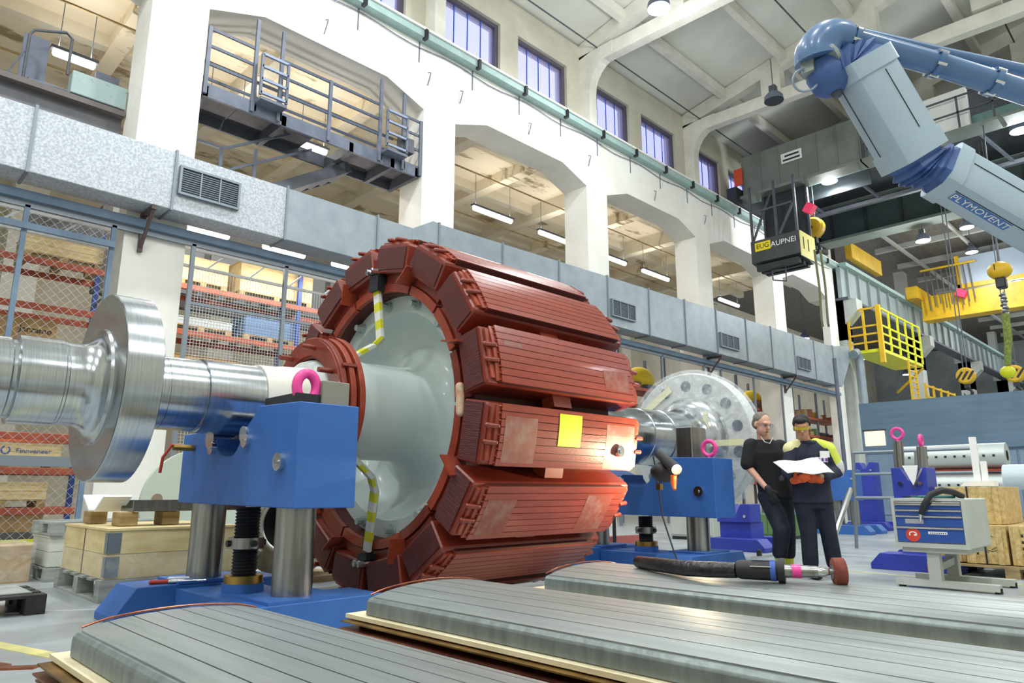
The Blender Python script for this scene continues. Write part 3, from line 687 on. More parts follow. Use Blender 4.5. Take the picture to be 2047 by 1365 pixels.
# spider
sp = [(3.06, .1), (3.06, .42), (3.1, .432), (3.3, .432), (3.32, .425), (3.75, .43)] + [(3.75 + .3 * math.sin(t), .43 + .3 * (1 - math.cos(t))) for t in [R_(a) for a in range(10, 81, 10)]]
sp += [(4.0, .8), (3.86, .9), (3.76, .93), (3.72, .95), (3.72, 1.12), (5.1, 1.12)]
spo = part('spider', MB().lathe(sp, O, n=96), SPID, ro, smooth=35)
for k in range(14):
    t = 2*math.pi*(k+.3)/14; c, s = math.cos(t), math.sin(t)
    b = MB().cyl((3.69, AY + 1.03*c, AZ + 1.03*s), (3.722, AY + 1.03*c, AZ + 1.03*s), .05, n=14).cyl((3.63, AY + 1.03*c, AZ + 1.03*s), (3.7, AY + 1.03*c, AZ + 1.03*s), .032, n=6)
    part('bolt', b, mat('bolt_pale', '#aebcba', .4, .4), spo)
for k in range(0):
    part('rib', MB().obox((3.9, AY + .7*c, AZ + .7*s), (.3, .42, .03), Matrix.Rotation(t, 3, 'X')), SPID, spo)
# rim
part('rim', MB().lathe([(3.6, 1.1), (3.6, 1.29), (5.28, 1.29), (5.28, 1.1)], O, n=96, closed=True), mat('groove_and_gap_dark', '#4a1a14', .6), ro, smooth=30)  # rim coloured dark to stand for the shade in the gaps between poles
for k in range(16):
    a0 = R_(12.2 + 22.5*k + 11.25) ; g = .012
    m = MB().lathe([(3.55, 1.105), (3.55, 1.185), (3.6, 1.185), (3.6, 1.105)], O, n=6, closed=True, t0=a0 + g, t1=a0 + R_(22.5) - g); part('rim_segment', m, ORNG if k % 3 else RED, ro)
    m = MB().lathe([(3.57, 1.195), (3.57, 1.27), (3.6, 1.27), (3.6, 1.195)], O, n=6, closed=True, t0=a0 + 3*g, t1=a0 + R_(22.5) - 3*g); part('rim_segment', m, RED, ro)
    if k % 2 == 0:
        c, s = math.cos(a0), math.sin(a0)
        part('lug', MB().obox((3.5, AY + 1.26*c, AZ + 1.26*s), (.16, .2, .012), Matrix.Rotation(a0 + .5, 3, 'X')), ORNG, ro)
# poles: built once pointing at -y from a pivot on the axis
piv = (4.44, AY, AZ)
def mkpole():
    m = MB(); hw, L = .236, .95
    # coil block with layered end
    m.prism([(-1.27, -hw*.98), (-1.27, hw*.98), (-1.52, hw), (-1.545, hw*.9), (-1.545, -hw*.9), (-1.52, -hw)], 'X', -L, L)
    p = link('pole', m.mesh('pole', smooth=None), RED, ro); bevel(p, .012)
    p.location = (0, 0, AZ - .05)
    def sub(name, mb, mt, sm=None): return link(name, mb.mesh(name, smooth=sm), mt, p)
    for s in (-1, 1):
        sub('coil_end', MB().box((s*L - (.012 if s < 0 else 0), -1.5, -hw*.93), (s*L + (.012 if s > 0 else 0), -1.3, hw*.93)), REDC)
    n = 8; A = .148                       # half angle of the shoe
    for k in range(n):
        a0 = -A + 2*A*k/n + .0018; a1 = -A + 2*A*(k+1)/n - .0018
        pts = []
        for a in (a0, (a0+a1)/2, a1): pts.append((-1.602*math.cos(a), 1.602*math.sin(a)))
        for a in (a1, (a0+a1)/2, a0): pts.append((-1.5*math.cos(a), 1.5*math.sin(a)))
        sub('shoe_strip', MB().prism(pts, 'X', -.84, .84), REDP)
    pts = [(-1.594*math.cos(a), 1.594*math.sin(a)) for a in [-A + 2*A*k/8 for k in range(9)]] + [(-1.5*math.cos(a), 1.5*math.sin(a)) for a in [A - 2*A*k/8 for k in range(9)]]
    sub('shoe_core', MB().prism(pts, 'X', -.835, .835), mat('groove_and_gap_dark', '#4a1a14', .6))
    B = A * .96
    pts = [(-1.585*math.cos(a), 1.585*math.sin(a)) for a in [-B + 2*B*k/8 for k in range(9)]] + [(-1.52, B*1.3), (-1.52, -B*1.3)]
    sub('end_plate', MB().prism(pts, 'X', -.885, -.845), ORNG)
    sub('end_plate', MB().prism(pts, 'X', .845, .885), ORNG)
    pin = MB()
    for k in range(9):
        a = -A*.9 + 1.8*A*k/8; pin.cyl((-.87, -1.575*math.cos(a), 1.575*math.sin(a)), (-.835, -1.592*math.cos(a), 1.592*math.sin(a)), .007, n=6); pin.cyl((.9, -1.575*math.cos(a), 1.575*math.sin(a)), (.84, -1.575*math.cos(a), 1.575*math.sin(a)), .009, n=6)
    sub('rivets', pin, ORNG)['kind'] = 'stuff'
    for s in (-1, 1):
        sub('cross_bar', MB().box((s*.905-.02, -1.565, -.2), (s*.905+.02, -1.53, .2)), ORNG)
        for z in (-.062, .062): sub('clamp_bolt', MB().cap((s*.96, -1.575, z), (s*.865, -1.59, z), .021, .018, 8), RED, 50)
    sub('wedge_block', MB().box((-.16, -1.47, -.33), (.06, -1.34, -.225)), ORNG)
    return p
p0 = mkpole(); p0.rotation_euler = (-R_(12.2), 0, 0)
poles = [p0]
for k in range(1, 16):
    c = dup(p0, None, parent=ro); c.rotation_euler = (-R_(12.2 + 22.5*k), 0, 0); poles.append(c)
# tape and label patches worn into three pole faces
def patch(k, x0, x1, a0, a1, m, name='tape_patch', r=1.6035):
    md = MB(); n = 4; vs = []; fs = []
    for i in range(n + 1):
        a = a0 + (a1 - a0)*i/n; vs += [(x0, -r*math.cos(a), r*math.sin(a)), (x1, -r*math.cos(a), r*math.sin(a))]
    fs = [(2*i, 2*i+1, 2*i+3, 2*i+2) for i in range(n)]; vs += [(x, y*.999, z*.999) for x, y, z in vs]; nn = 2*(n+1)
    fs += [tuple(j + nn for j in f) for f in fs]; md.add(vs, fs); return link(name, md.mesh(name), m, poles[k])
patch(0, .42, .78, -.1, .01, TAPE); patch(0, -.78, -.58, .045, .07, TAPE)
patch(15, -.8, -.45, -.13, .09, TAPE); patch(15, .42, .82, -.14, .1, TAPE)
patch(15, -.2, .08, -.035, .128, mat('lime_sticker', '#d8ea12', .5), 'lime_sticker', 1.606)
patch(14, -.8, -.5, -.12, .08, TAPE); patch(14, .35, .7, -.12, .1, TAPE)
# striped lead straps from hub to rim, top and bottom
YS = mat('strap_yellow', '#d7d62a', .6); WS = mat('strap_white', '#dfe3dc', .6)
def strap(pts, name):
    pts = [Vector(p) for p in pts]; fine = []
    for a, b in zip(pts, pts[1:]):
        nseg = max(1, round((b-a).length / .085))
        for j in range(nseg): fine.append((a + (b-a)*j/nseg, a + (b-a)*(j+1)/nseg))
    root = part(name, MB().tube([p + Vector((.03, 0, 0)) for p in pts], .022, 8), SPID, ro, smooth=50)
    for j, (a, b) in enumerate(fine): part('band', MB().bar(a, b, .085, .03, (1, 0, 0)), YS if j % 2 else WS, root)
    return root
strap([(3.2, AY - .1, AZ + .44), (3.42, AY - .12, AZ + .58), (3.5, AY - .1, AZ + .66), (3.52, AY + .02, AZ + 1.17)], 'lead_strap')
strap([(3.2, AY - .2, AZ - .42), (3.42, AY - .16, AZ - .58), (3.5, AY - .1, AZ - .7), (3.52, AY - .0, AZ - 1.2)], 'lead_strap')
for s in (1, -1):
    c = part('strap_clamp', MB().box((3.47, AY - .07, AZ + s*1.17 - .05), (3.57, AY + .07, AZ + s*1.27 + .0)), DARK, ro)
    for d in (-.05, .02): part('clamp_bolt', MB().cyl((3.42, AY + d + .03, AZ + s*1.3), (3.56, AY + d, AZ + s*1.3), .03, n=8), CHROME, c, smooth=40)
part('copper_bar', MB().cap((3.5, AY - 1.225, AZ + .1), (3.5, AY - 1.235, AZ - .1), .035, .035), mat('pale_copper', '#c98f70', .5, c2='#d9c8b0', scale=12), ro, smooth=60)
# drive-side shaft and coupling flange
part('shaft', MB().lathe([(5.1, .36), (6.2, .35), (6.6, .33), (6.85, .31), (7.0, .33), (7.05, .35), (7.42, .355), (7.43, .348), (7.45, .348), (7.46, .36), (7.9, .365), (7.905, .375), (8.4, .38)] + [(8.4 + .34*math.sin(t), .38 + .22*(1 - math.cos(t))) for t in [R_(a) for a in range(15, 91, 15)]] + [(8.78, .62), (8.78, .1)], O, n=80), STEEL, ro, smooth=30)
cf = part('coupling_flange', MB().lathe([(8.78, .1), (8.78, .95), (8.8, .97), (9.0, .97), (9.02, .95), (9.02, .1)], O, n=96), mat('flange_pale', '#cfd3d0', .45, .3), ro, smooth=30)
for k in range(14):
    t = 2*math.pi*(k+.5)/14; c, s = math.cos(t), math.sin(t)
    part('bolt_hole', MB().cyl((8.765, AY + .78*c, AZ + .78*s), (8.79, AY + .78*c, AZ + .78*s), .075, n=18), mat('hole_blue_dark', '#3c475c', .4), cf, smooth=40)
TP = mat('masking_tape', '#e6e3b4', .7)
part('tape', MB().box((8.62, AY - .42, AZ - .12), (8.63, AY - .34, AZ + .38)), TP, cf); part('tape', MB().box((8.62, AY - .9, AZ - .1), (8.63, AY - .34, AZ - .02)), TP, cf)
part('tape', MB().obox((8.74, AY + .55, AZ + .55), (.01, .75, .1), Matrix.Rotation(-.6, 3, 'X')), TP, cf)
part('plastic_wrap', MB().lathe([(8.45, .42), (8.55, .55), (8.66, .8), (8.74, 1.0), (8.8, 1.02), (9.04, 1.0), (9.07, .9)], O, n=72), WRAP, ro, smooth=50)
# plastic skirt drooping below the flange
part('plastic_wrap', MB().prism([(4.45, 1.3), (4.6, .9), (5.0, .68), (5.5, .66), (5.6, 1.0)], 'X', 8.7, 9.02), WRAP, ro, bev=.02)
# ================================================================ bearing stands
def stand(label, X, zt, zb, rs, name='bearing_stand'):
    t = thing(name, label, 'stand', (X, AY, 0), 'blue bearing stands')
    x0, x1 = X - .225, X + .225; d = zt - 1.53
    arc = [(AY - .05 + .26*math.cos(a), zt - .1 + (.28)*math.sin(a)) for a in [R_(k) for k in range(180, 361, 20)]][::-1]
    poly = [(4.22, zb), (6.2, zb + .02), (6.2, zt - .11), (5.78, zt - .11)] + [(AY + .21, zt - .2)] + [(AY - .05 + .22*math.cos(R_(k)), zt - .17 + .16*math.sin(R_(k))) for k in range(360, 179, -20)] + [(5.0, zt - .12), (4.8, zt + .02), (4.22, zt)]
    blk = part('saddle_block', MB().prism(poly, 'X', x0, x1), BLUE, t, bev=.006)
    for y in (4.6, 6.1):
        part('leg', MB().cyl((X, y, .25), (X, y, zb + .01), .135, n=28), LEG, t, smooth=40)
        part('leg_plate', MB().box((X - .28, y - .24, .25), (X + .28, y + .24, .27)), BLUE, t)
    pr_ = []
    z = .32
    while z < zb: pr_ += [(z, .082), (z + .012, .094)]; z += .024
    part('screw', MB().lathe(pr_, (X, AY, 0), 'Z', 20), DARK, t, smooth=60)
    part('screw_collar', MB().lathe([(.5*(zb+.3)-.04, .09), (.5*(zb+.3)-.04, .13), (.5*(zb+.3)+.04, .13), (.5*(zb+.3)+.04, .09)], (X, AY, 0), 'Z', 20), LEG, t, smooth=40)
    for a in (0, 1.57, 3.14, 4.71): part('collar_socket', MB().cyl((X + .12*math.cos(a), AY + .12*math.sin(a), .5*(zb+.3)), (X + .15*math.cos(a), AY + .15*math.sin(a), .5*(zb+.3)), .024, n=10), DARK, t)
    part('brass_nut', MB().cyl((X, AY, .28), (X, AY, .34), .14, n=24), BRASS, t, smooth=40)
    part('nut_seat', MB().cyl((X, AY, .2), (X, AY, .285), .15, n=24), BLUE, t, smooth=40)
    for y in (4.58, 6.1):
        foot = [(X - .72, 0), (X + .72, 0), (X + .72, .05), (X + .58, .25), (X - .58, .25), (X - .72, .05)]
        part('foot', MB().prism(foot, 'Y', y - .23, y + .23), BLUE, t, bev=.006)
    part('base_beam', MB().box((X - .3, 4.8, .06), (X + .3, 5.87, .22)), BLUE, t)
    for y in (4.81, 5.33): part('gusset', MB().prism([(X + .3, .06), (X + .55, .06), (X + .3, .22)], 'Y', y, y + .02), BLUE, t)
    bolts = [(4.42, zb + .3, .06), (4.95, zt - .22, .05), (5.55, zt - .25, .05)]
    for y, z, r in bolts:
        b = part('bolt_head', MB().cyl((x0 - .035, y, z), (x0, y, z), r, n=20), CHROME, t, smooth=40); part('bolt_tip', MB().cyl((x0 - .05, y, z), (x0 - .034, y, z), r*.3, .004, 12), CHROME, b)
    return t
s1 = stand('near blue bearing stand carrying the shaft left of the rotor', 2.44, 1.53, .845, .276)
s2_ = stand('far blue bearing stand carrying the shaft beside the wrapped disc', 7.66, 1.34, .655, .36)
part('bearing_pad', MB().box((2.24, 4.32, 1.53), (2.62, 4.78, 1.6)), DARK, s1)
part('roller', MB().cyl((2.2, 5.62, 1.36), (2.7, 5.62, 1.36), .08), CHROME, s1, smooth=40); part('roller', MB().cyl((2.2, 5.02, 1.36), (2.7, 5.02, 1.36), .06), CHROME, s1, smooth=40)
part('grease_hose', MB().tube([(2.18, 5.95, 1.3), (2.05, 5.98, 1.32), (2.0, 6.02, 1.22), (2.0, 6.05, 1.1)], .012, 6), REDD, s1); part('valve', MB().cyl((2.05, 5.95, 1.3), (2.21, 5.95, 1.3), .025, n=8), BRASS, s1)
# pads, blocks and pink lifting eyes standing on the blocks
gb = solo('bearing_shim_block', MB().box((2.42, 4.3, 1.535), (2.63, 4.42, 1.7)), mat('olive_grey', '#8e8b7e', .5), 'grey steel block on top of the near blue stand', 'block', bev=.005)
def eye(label, c, r, ax, th=.035):
    c = Vector(c); pts = []
    for k in range(25):
        t = 2*math.pi*k/24; pts.append(c + (Vector((math.cos(t)*r*.85, 0, math.sin(t)*r*1.1)) if ax == 'Y' else Vector((0, math.cos(t)*r, math.sin(t)*r))))
    m = MB().tube(pts, th, 10, caps=False); m.cyl(c + Vector((0, 0, -r*1.6)), c + Vector((0, 0, -r)), th*1.3, th, 10)
    return solo('lifting_eye', m, PINK, label, 'lifting eye', 'pink lifting eyes', smooth=60)
eye('large pink lifting eye bolt on the near blue stand', (2.33, 4.36, 1.65), .085, 'Y')
eye('pink ring eye bolt on top of the far blue stand', (7.5, 4.3, 1.45), .085, 'X', .025)
sp_ = solo('steel_post', MB().box((7.46, 4.5, 1.345), (7.8, 4.72, 1.72)), LEG, 'bright square steel post on the far blue stand', 'post', bev=.01)
# ================================================================ steel pole bodies in the foreground
def slab(label, x0, x1, yf, yn, zc, dz=.0):
    """long steel pole body, arched top with grooves, long axis along y (slightly falling to the far end)"""
    t = thing('pole_body', label, 'steel body', ((x0+x1)/2, (yf+yn)/2, zc - .13), 'grey steel pole bodies')
    w = (x1-x0)/2; cx_ = (x0+x1)/2; Rr = 1.9
    zt = lambda x: zc - (Rr - math.sqrt(Rr*Rr - (x-cx_)**2))
    ch = .1
    prof = [(x0, zc-.13), (x0, zt(x0)-.035), (x0+.02, zt(x0)-.012)]
    body = [(x0, zc-.13), (x0, zt(x0+ch)-.045), (x0+.015, zt(x0+ch)-.028)] + [(x0+ch + (2*w-2*ch)*k/12, zt(x0+ch+(2*w-2*ch)*k/12)-.008) for k in range(13)] + [(x1-.015, zt(x0+ch)-.028), (x1, zt(x0+ch)-.028), (x1, zc-.13)]
    part('body', MB().prism(body, 'Y', yn, yf), SLABS, t, smooth=25, bev=.006)
    n = 6; g = .005
    xs = [x0 + ch*.2] + [x0 + ch*1.05 + (2*w - 2.1*ch)*k/n for k in range(n+1)] + [x1 - ch*.2]
    for a, b in zip(xs, xs[1:]):
        a += g/2; b -= g/2
        def zz(x): 
            if x < x0+ch: return zt(x0+ch) - (x0+ch-x)*.26
            if x > x1-ch: return zt(x0+ch) - (x-x1+ch)*.26
            return zt(x)
        q = [(a, zz(a)-.02), (a, zz(a)), ((a+b)/2, zz((a+b)/2)+.0008), (b, zz(b)), (b, zz(b)-.02)]
        part('top_strip', MB().prism(q, 'Y', yn + .002, yf - .03), SLAB, t)
    arc = [(x0 + .03 + (2*w-.06)*k/16) for k in range(17)]
    part('copper_edge', MB().tube([(x, yf + .008, (zt(max(min(x, x1-ch), x0+ch)) - ((.028*max(0, (x0+ch-x)/ch)) + .028*max(0, (x-x1+ch)/ch))) + .004) for x in arc], .0045, 6), COPPER, t, smooth=60)
    return t
sl1 = slab('grey grooved steel pole body nearest the camera, bottom left', .76, 1.48, 3.03, -.4, .5)
sl2 = slab('grey grooved steel pole body in the middle of the foreground', 2.0, 2.8, 3.03, -.6, .5)
sl3 = slab('grey grooved steel pole body with the grinder lying on it', 3.28, 4.08, 3.05, -.9, .5)
def stack(label, x0, x1, yf, yn, zt, n, step, yn2):
    t = thing('plate_stack', label, 'plates', ((x0+x1)/2, (yf+yn)/2, zt - n*step - .02), 'copper plate stacks under the pole bodies')
    part('board', MB().box((x0 - .035, yn, zt - .018), (x1 + .06, yf + .12, zt)), mat('pale_board', '#e3d8b8', .7, c2='#cfc29d', scale=3, st=(1, 1, 4)), t)
    for k in range(n):
        z = zt - .024 - k*step; o = .015 * (k % 2)
        part('copper_plate', MB().box((x0 - .075 - o, yn2, z - .006), (x1 + .04, yf + .1 - o, z)), COPPER if k % 2 else COPED, t)
    part('core', MB().box((x0 - .0, yn2 + .01, zt - .02 - n*step), (x1, yf + .05, zt - .024)), mat('stack_dark', '#3a2a1c', .7), t)
    return t
stack('stack of copper plates under the nearest pole body, bottom left', .76, 1.48, 3.03, -.4, .37, 9, .027, .2)
stack('stack of copper plates under the middle pole body', 2.0, 2.8, 3.03, -.6, .37, 6, .03, 1.25)
stack('stack of thin plates under the pole body with the grinder', 3.28, 4.08, 3.05, -.9, .37, 5, .03, .6)
GB = mat('grey_block', '#77797a', .6)
for i, (x0, x1, yf, yn, z, wh) in enumerate([(.8, 1.44, 2.7, .3, .106, 'under the nearest copper plate stack'), (2.05, 2.75, 2.7, 1.3, .169, 'under the middle copper plate stack'), (2.05, 2.75, 1.2, -.5, .352, 'under the near half of the middle pole body'), (3.33, 4.03, 2.8, .7, .2, 'under the far copper plate stack'), (3.33, 4.03, .55, -.8, .352, 'under the near half of the far pole body')]):
    solo('support_block', MB().box((x0, yn, 0), (x1, yf, z)), GB, 'grey support block ' + wh, 'block', 'support blocks', bev=.01)
# copper lug sticking out from the left stack
part('copper_tab', MB().bar((.7, 3.2, .32), (.6, 3.3, .315), .04, .008).bar((.61, 3.3, .315), (.5, 3.42, .335), .1, .006), COPPER, [o for o in COL.objects if o.get('label', '').startswith('stack of copper plates under the nearest')][0])
# ================================================================ belt grinder on the far pole body
solo('floor_block', MB().box((-.3, 2.9, 0), (.66, 4.15, .16)), SLABS, 'low flat grey block on the floor at the bottom left corner', 'plate', bev=.008)  # low flat grey block at the near left corner
# ================================================================ pneumatic grinder on the far pole body
gr = thing('power_grinder', 'black air grinder with brown abrasive drum lying on the steel pole body', 'grinder', (3.6, 1.9, .5))
part('hose_sleeve', MB().tube([(3.66, 2.62, .535), (3.56, 2.42, .54), (3.5, 2.2, .54), (3.49, 2.05, .545), (3.52, 1.9, .55)], [.035, .04, .042, .042, .04], 14), mat('shiny_black_sleeve', '#2a2a2e', .25, c2='#141416', scale=10, bump=.5, bscale=30), gr, smooth=60)
g1, g2 = Vector((3.52, 1.9, .555)), Vector((3.6, 1.7, .556))
part('motor_body', MB().tube([g1, g1 + (g2-g1)*.1, g1 + (g2-g1)*.9, g2], [.04, .048, .05, .046], 18), BLACK, gr, smooth=50)
part('blue_band', MB().cyl(g1 + (g2-g1)*.78, g1 + (g2-g1)*.9, .0515, n=20), mat('band_blue', '#3a62b8', .5), gr, smooth=40)
part('head_ring', MB().cyl(g1 + (g2-g1)*.95, g2 + (g2-g1)*.1, .062, .06, 20), BLACK, gr, smooth=40)
part('nameplate', MB().obox(g1 + (g2-g1)*.5 + Vector((-.034, -.03, .022)), (.1, .004, .022), rotm(g2-g1, (0, 0, 1))), mat('nameplate_grey', '#b9b9b2', .5), gr)
part('lever', MB().bar(g1 + (g2-g1)*.35 + Vector((0, 0, .06)), g1 + (g2-g1)*.85 + Vector((0, 0, .072)), .025, .01), CHROME, gr)
part('lever_latch', MB().obox(g1 + (g2-g1)*.55 + Vector((0, 0, .085)), (.02, .02, .03)), BLACK, gr)
g3 = Vector((3.69, 1.55, .556)); part('extension', MB().tube([g2, g2 + (g3-g2)*.3, g3], [.034, .032, .028], 14), LEG, gr, smooth=50)
part('pink_tape', MB().cyl(g2 + (g3-g2)*.3, g2 + (g3-g2)*.55, .033, n=14), PINK, gr, smooth=50)
g4 = Vector((3.73, 1.49, .558)); part('collet', MB().tube([g3, g3 + (g4-g3)*.4, g4], [.02, .026, .012], 12), CHROME, gr, smooth=50)
d = (g4 - g3).normalized()
part('abrasive_drum', MB().tube([g4 + d*.0, g4 + d*.004, g4 + d*.055, g4 + d*.06], [.06, .068, .068, .06], 28), mat('abrasive_brown', '#8a4a3d', .9, c2='#733a30', scale=30), gr, smooth=50)
part('drum_hub', MB().cyl(g4 - d*.003, g4 + d*.002, .035, n=16), LEG, gr)
# thin inspection lead hanging by the far stand with a black torch handle
def light_spot(parent, loc, to, power, ang):
    d = bpy.data.lights.new('lamp_light', 'SPOT'); d.energy = power; d.spot_size = ang; d.spot_blend = .8; d.shadow_soft_size = .04; d.color = (1, .78, .5)
    o = bpy.data.objects.new('lamp_light', d); COL.objects.link(o); o.parent = parent; o.location = Vector(loc) - wloc(parent)
    o.rotation_euler = (Vector(to) - Vector(loc)).to_track_quat('-Z', 'Y').to_euler()
ld = thing('hand_lamp', 'black hand lamp with orange tip held beside the rotor at the far stand', 'hand lamp', (6.15, 4.1, 1.2))
part('handle', MB().tube([(5.68, 3.6, 1.15), (5.78, 3.72, 1.2), (6.0, 4.0, 1.32)], [.05, .055, .045], 12), BLACK, ld, smooth=50)
part('head', MB().ball((5.95, 3.9, 1.14), (.18, .13, .1), 14, 10), BLACK, ld, smooth=60)
part('tip', MB().tube([(5.72, 3.66, 1.1), (5.73, 3.67, 1.03), (5.69, 3.64, .97)], [.03, .03, .015], 8), mat('orange_tip', '#e8722c', .5), ld, smooth=50)
part('lead', MB().tube([(6.05, 4.1, 1.3), (6.1, 4.1, 1.1), (6.2, 4.12, .7), (6.35, 4.1, .35), (6.5, 4.05, .02)], .009, 6), DSTEEL, ld, smooth=60)
light_spot(ld, (5.74, 3.42, 1.1), (4.85, 3.8, 1.2), 170, 2.2)
part('clip', MB().obox((6.12, 4.09, 1.0), (.05, .05, .06)), BRASS, ld)
# magnet mirror puck on the pole with the lime sticker
solo('magnet_puck', MB().cyl((5.05, 3.755, 1.3), (5.05, 3.79, 1.3), .05, n=20).cyl((5.05, 3.745, 1.3), (5.05, 3.76, 1.3), .03, n=16), CHROME, 'small round chrome magnet stuck on the pole below the lime sticker', 'magnet', smooth=40)
# ================================================================ extraction arm, upper right
ea = thing('extraction_arm', 'large pale blue jointed fume extraction arm reaching in from the upper right', 'extraction arm', (5.3, -.75, 0))
def rbox(p, q, w, h, side, name, m, ch=.04, taper=1.0):
    """arm segment from p to q, chamfered box section; side = direction of its broad width"""
    p, q = Vector(p), Vector(q); d = (q-p).normalized(); s = Vector(side); s = (s - d*s.dot(d)).normalized(); u = d.cross(s)
    sec = []
    for (a, b) in [(-w/2+ch, -h/2), (w/2-ch, -h/2), (w/2-ch*.3, -h/2+ch*.3), (w/2, -h/2+ch), (w/2, h/2-ch), (w/2-ch*.3, h/2-ch*.3), (w/2-ch, h/2), (-w/2+ch, h/2), (-w/2+ch*.3, h/2-ch*.3), (-w/2, h/2-ch), (-w/2, -h/2+ch), (-w/2+ch*.3, -h/2+ch*.3)]:
        sec.append((a, b))
    n = len(sec); vs = [p + s*a + u*b for a, b in sec] + [q + s*a*taper + u*b*taper for a, b in sec]
    mb = MB().add(vs, [tuple(range(n))[::-1], tuple(range(n, 2*n))] + [(i, (i+1) % n, (i+1) % n + n, i + n) for i in range(n)])
    return part(name, mb, m, ea, smooth=30), d, s, u
def dark_line(p, q, off, w=.004): part('seam_line', MB().bar(Vector(p)+off, Vector(q)+off, w, .003), GROOVE, ea)
A1, B1 = Vector((3.352, .975, 2.947)), Vector((3.566, .877, 2.58)); SD = Vector((.80, -.58, .10))
o, d, s, u = rbox(A1, B1, .26, .2, SD, 'arm_segment', ARM)
front = u if u.dot(Vector((-.69, -.7, -.2))) > 0 else -u
dark_line(A1 + (B1-A1)*.12, A1 + (B1-A1)*.85, front*.101 + s*.02)
rbox(A1 - d*.05, A1 + d*.035, .275, .215, SD, 'end_cap', ARM); rbox(B1 - d*.03, B1 + d*.06, .275, .215, SD, 'end_cap', ARM)
lft = -s if s.dot(Vector((.7, -.7, 0))) > 0 else s
for t in (-.03,): part('seam_line', MB().bar(A1 + lft*.131 + front*t, B1 + lft*.131 + front*t, .003, .004), GROOVE, ea)
A2, B2 = Vector((3.725, .772, 2.475)), Vector((4.30, .33, 2.07)); SD2 = Vector((.45, -.25, .86))
o, d2, s2v, u2 = rbox(A2, B2, .235, .2, SD2, 'arm_segment', ARM)
front2 = u2 if u2.dot(Vector((-.69, -.7, -.2))) > 0 else -u2
low = -s2v if s2v.z > 0 else s2v
dark_line(A2 + (B2-A2)*.08, A2 + (B2-A2)*.95, front2*.101 - low*.03)
dark_line(A2, B2, low*.118 + front2*.05)
rbox(A2 - d2*.02, A2 + d2*.05, .25, .215, SD2, 'end_cap', ARM)
# lettering plate low on the outer segment
pc = A2 + (B2-A2)*.265 + low*.1185 + front2*.015
part('name_plate', MB().obox(pc, (.31, .055, .003), rotm(d2, front2)), mat('plate_blue', '#4a7bc0', .5), ea)
text('PLYMOVENT', .055, PAPER, ea, frame(pc + low*.003, front2.cross(low), front2), 'lettering', .001)
# bellows joints
def bellows(pts, r0, name='bellows'):
    pts = [Vector(p) for p in pts]; fine = []; 
    for a, b in zip(pts, pts[1:]): fine += [a + (b-a)*k/6 for k in range(6)]
    fine.append(pts[-1]); rs = [r0*(1.0 if k % 2 else .86) for k in range(len(fine))]
    part(name, MB().tube(fine, rs, 20), ARMB, ea, smooth=60)
def boxbellows(P0, d0, s0, P1, d1, s1, w0, h0, w1, h1, n=10, bul=.12):
    P0, P1 = Vector(P0), Vector(P1); c1 = P0 + Vector(d0)*bul; c2_ = P1 - Vector(d1)*bul; vs = []; ch = .045; m = 0
    for i in range(n+1):
        t = i/n; c = P0*(1-t)**3 + c1*3*t*(1-t)**2 + c2_*3*t*t*(1-t) + P1*t**3
        d_ = (Vector(d0)*(1-t) + Vector(d1)*t).normalized(); s_ = Vector(s0)*(1-t) + Vector(s1)*t; s_ = (s_ - d_*s_.dot(d_)).normalized(); u_ = d_.cross(s_)
        k = 1.0 if i % 2 == 0 else .86; w = (w0*(1-t) + w1*t)*k; h = (h0*(1-t) + h1*t)*k
        sec = [(-w/2+ch, -h/2), (w/2-ch, -h/2), (w/2, -h/2+ch), (w/2, h/2-ch), (w/2-ch, h/2), (-w/2+ch, h/2), (-w/2, h/2-ch), (-w/2, -h/2+ch)]
        m = len(sec); vs += [c + s_*a + u_*b for a, b in sec]
    fs = [(i*m+k, i*m+(k+1) % m, (i+1)*m+(k+1) % m, (i+1)*m+k) for i in range(n) for k in range(m)] + [tuple(range(m))[::-1], tuple(n*m+k for k in range(m))]
    part('bellows', MB().add(vs, fs), ARMB, ea)
boxbellows(B1 + d*.05, d, s, A2 - d2*.015, d2, s2v if s2v.dot(s) > 0 else -s2v, .262, .205, .238, .205)
boxbellows(A1 - d*.045, -d, s, (3.235, 1.08, 2.955), Vector((-.75, .62, -.2)), s, .262, .2, .19, .17, 8, .07)
part('pivot_housing', MB().tube([(3.222, 1.105, 2.99), (3.235, 1.098, 2.93), (3.25, 1.085, 2.86), (3.255, 1.08, 2.835)], [.085, .1, .085, .05], 16), ARMB, ea, smooth=50)
part('pivot_cap', MB().ball((3.262, 1.075, 2.835), .028, 10, 6), DSTEEL, ea, smooth=60)
part('bracket_ring', MB().cyl((3.19, 1.128, 2.985), (3.205, 1.12, 3.005), .115, n=24), mat('bracket_grey', '#9aa09c', .5, .4), ea, smooth=40)
part('bracket_block', MB().obox((3.155, 1.15, 2.955), (.06, .06, .07)), MATS['bracket_grey'], ea); part('bracket_block', MB().obox((3.245, 1.045, 3.02), (.05, .05, .08)), MATS['bracket_grey'], ea)
part('bracket_arm', MB().bar((3.2, 1.08, 3.02), (3.33, .96, 3.03), .05, .012), MATS['bracket_grey'], ea)
part('elbow_duct', MB().tube(spl([(3.19, 1.12, 2.99), (3.185, 1.117, 3.035), (3.2, 1.085, 3.085), (3.235, 1.045, 3.11), (3.285, 1.0, 3.1)]), [.108 - .038*(k/20)**1.5 for k in range(21)], 24), ARMT, ea, smooth=60)
part('tube', MB().tube([(3.285, 1.0, 3.1), (3.603, .719, 2.98), (3.817, .534, 2.892), (4.1, .29, 2.77), (5.25, -.7, 2.28)], .056, 18), ARMT, ea, smooth=50)
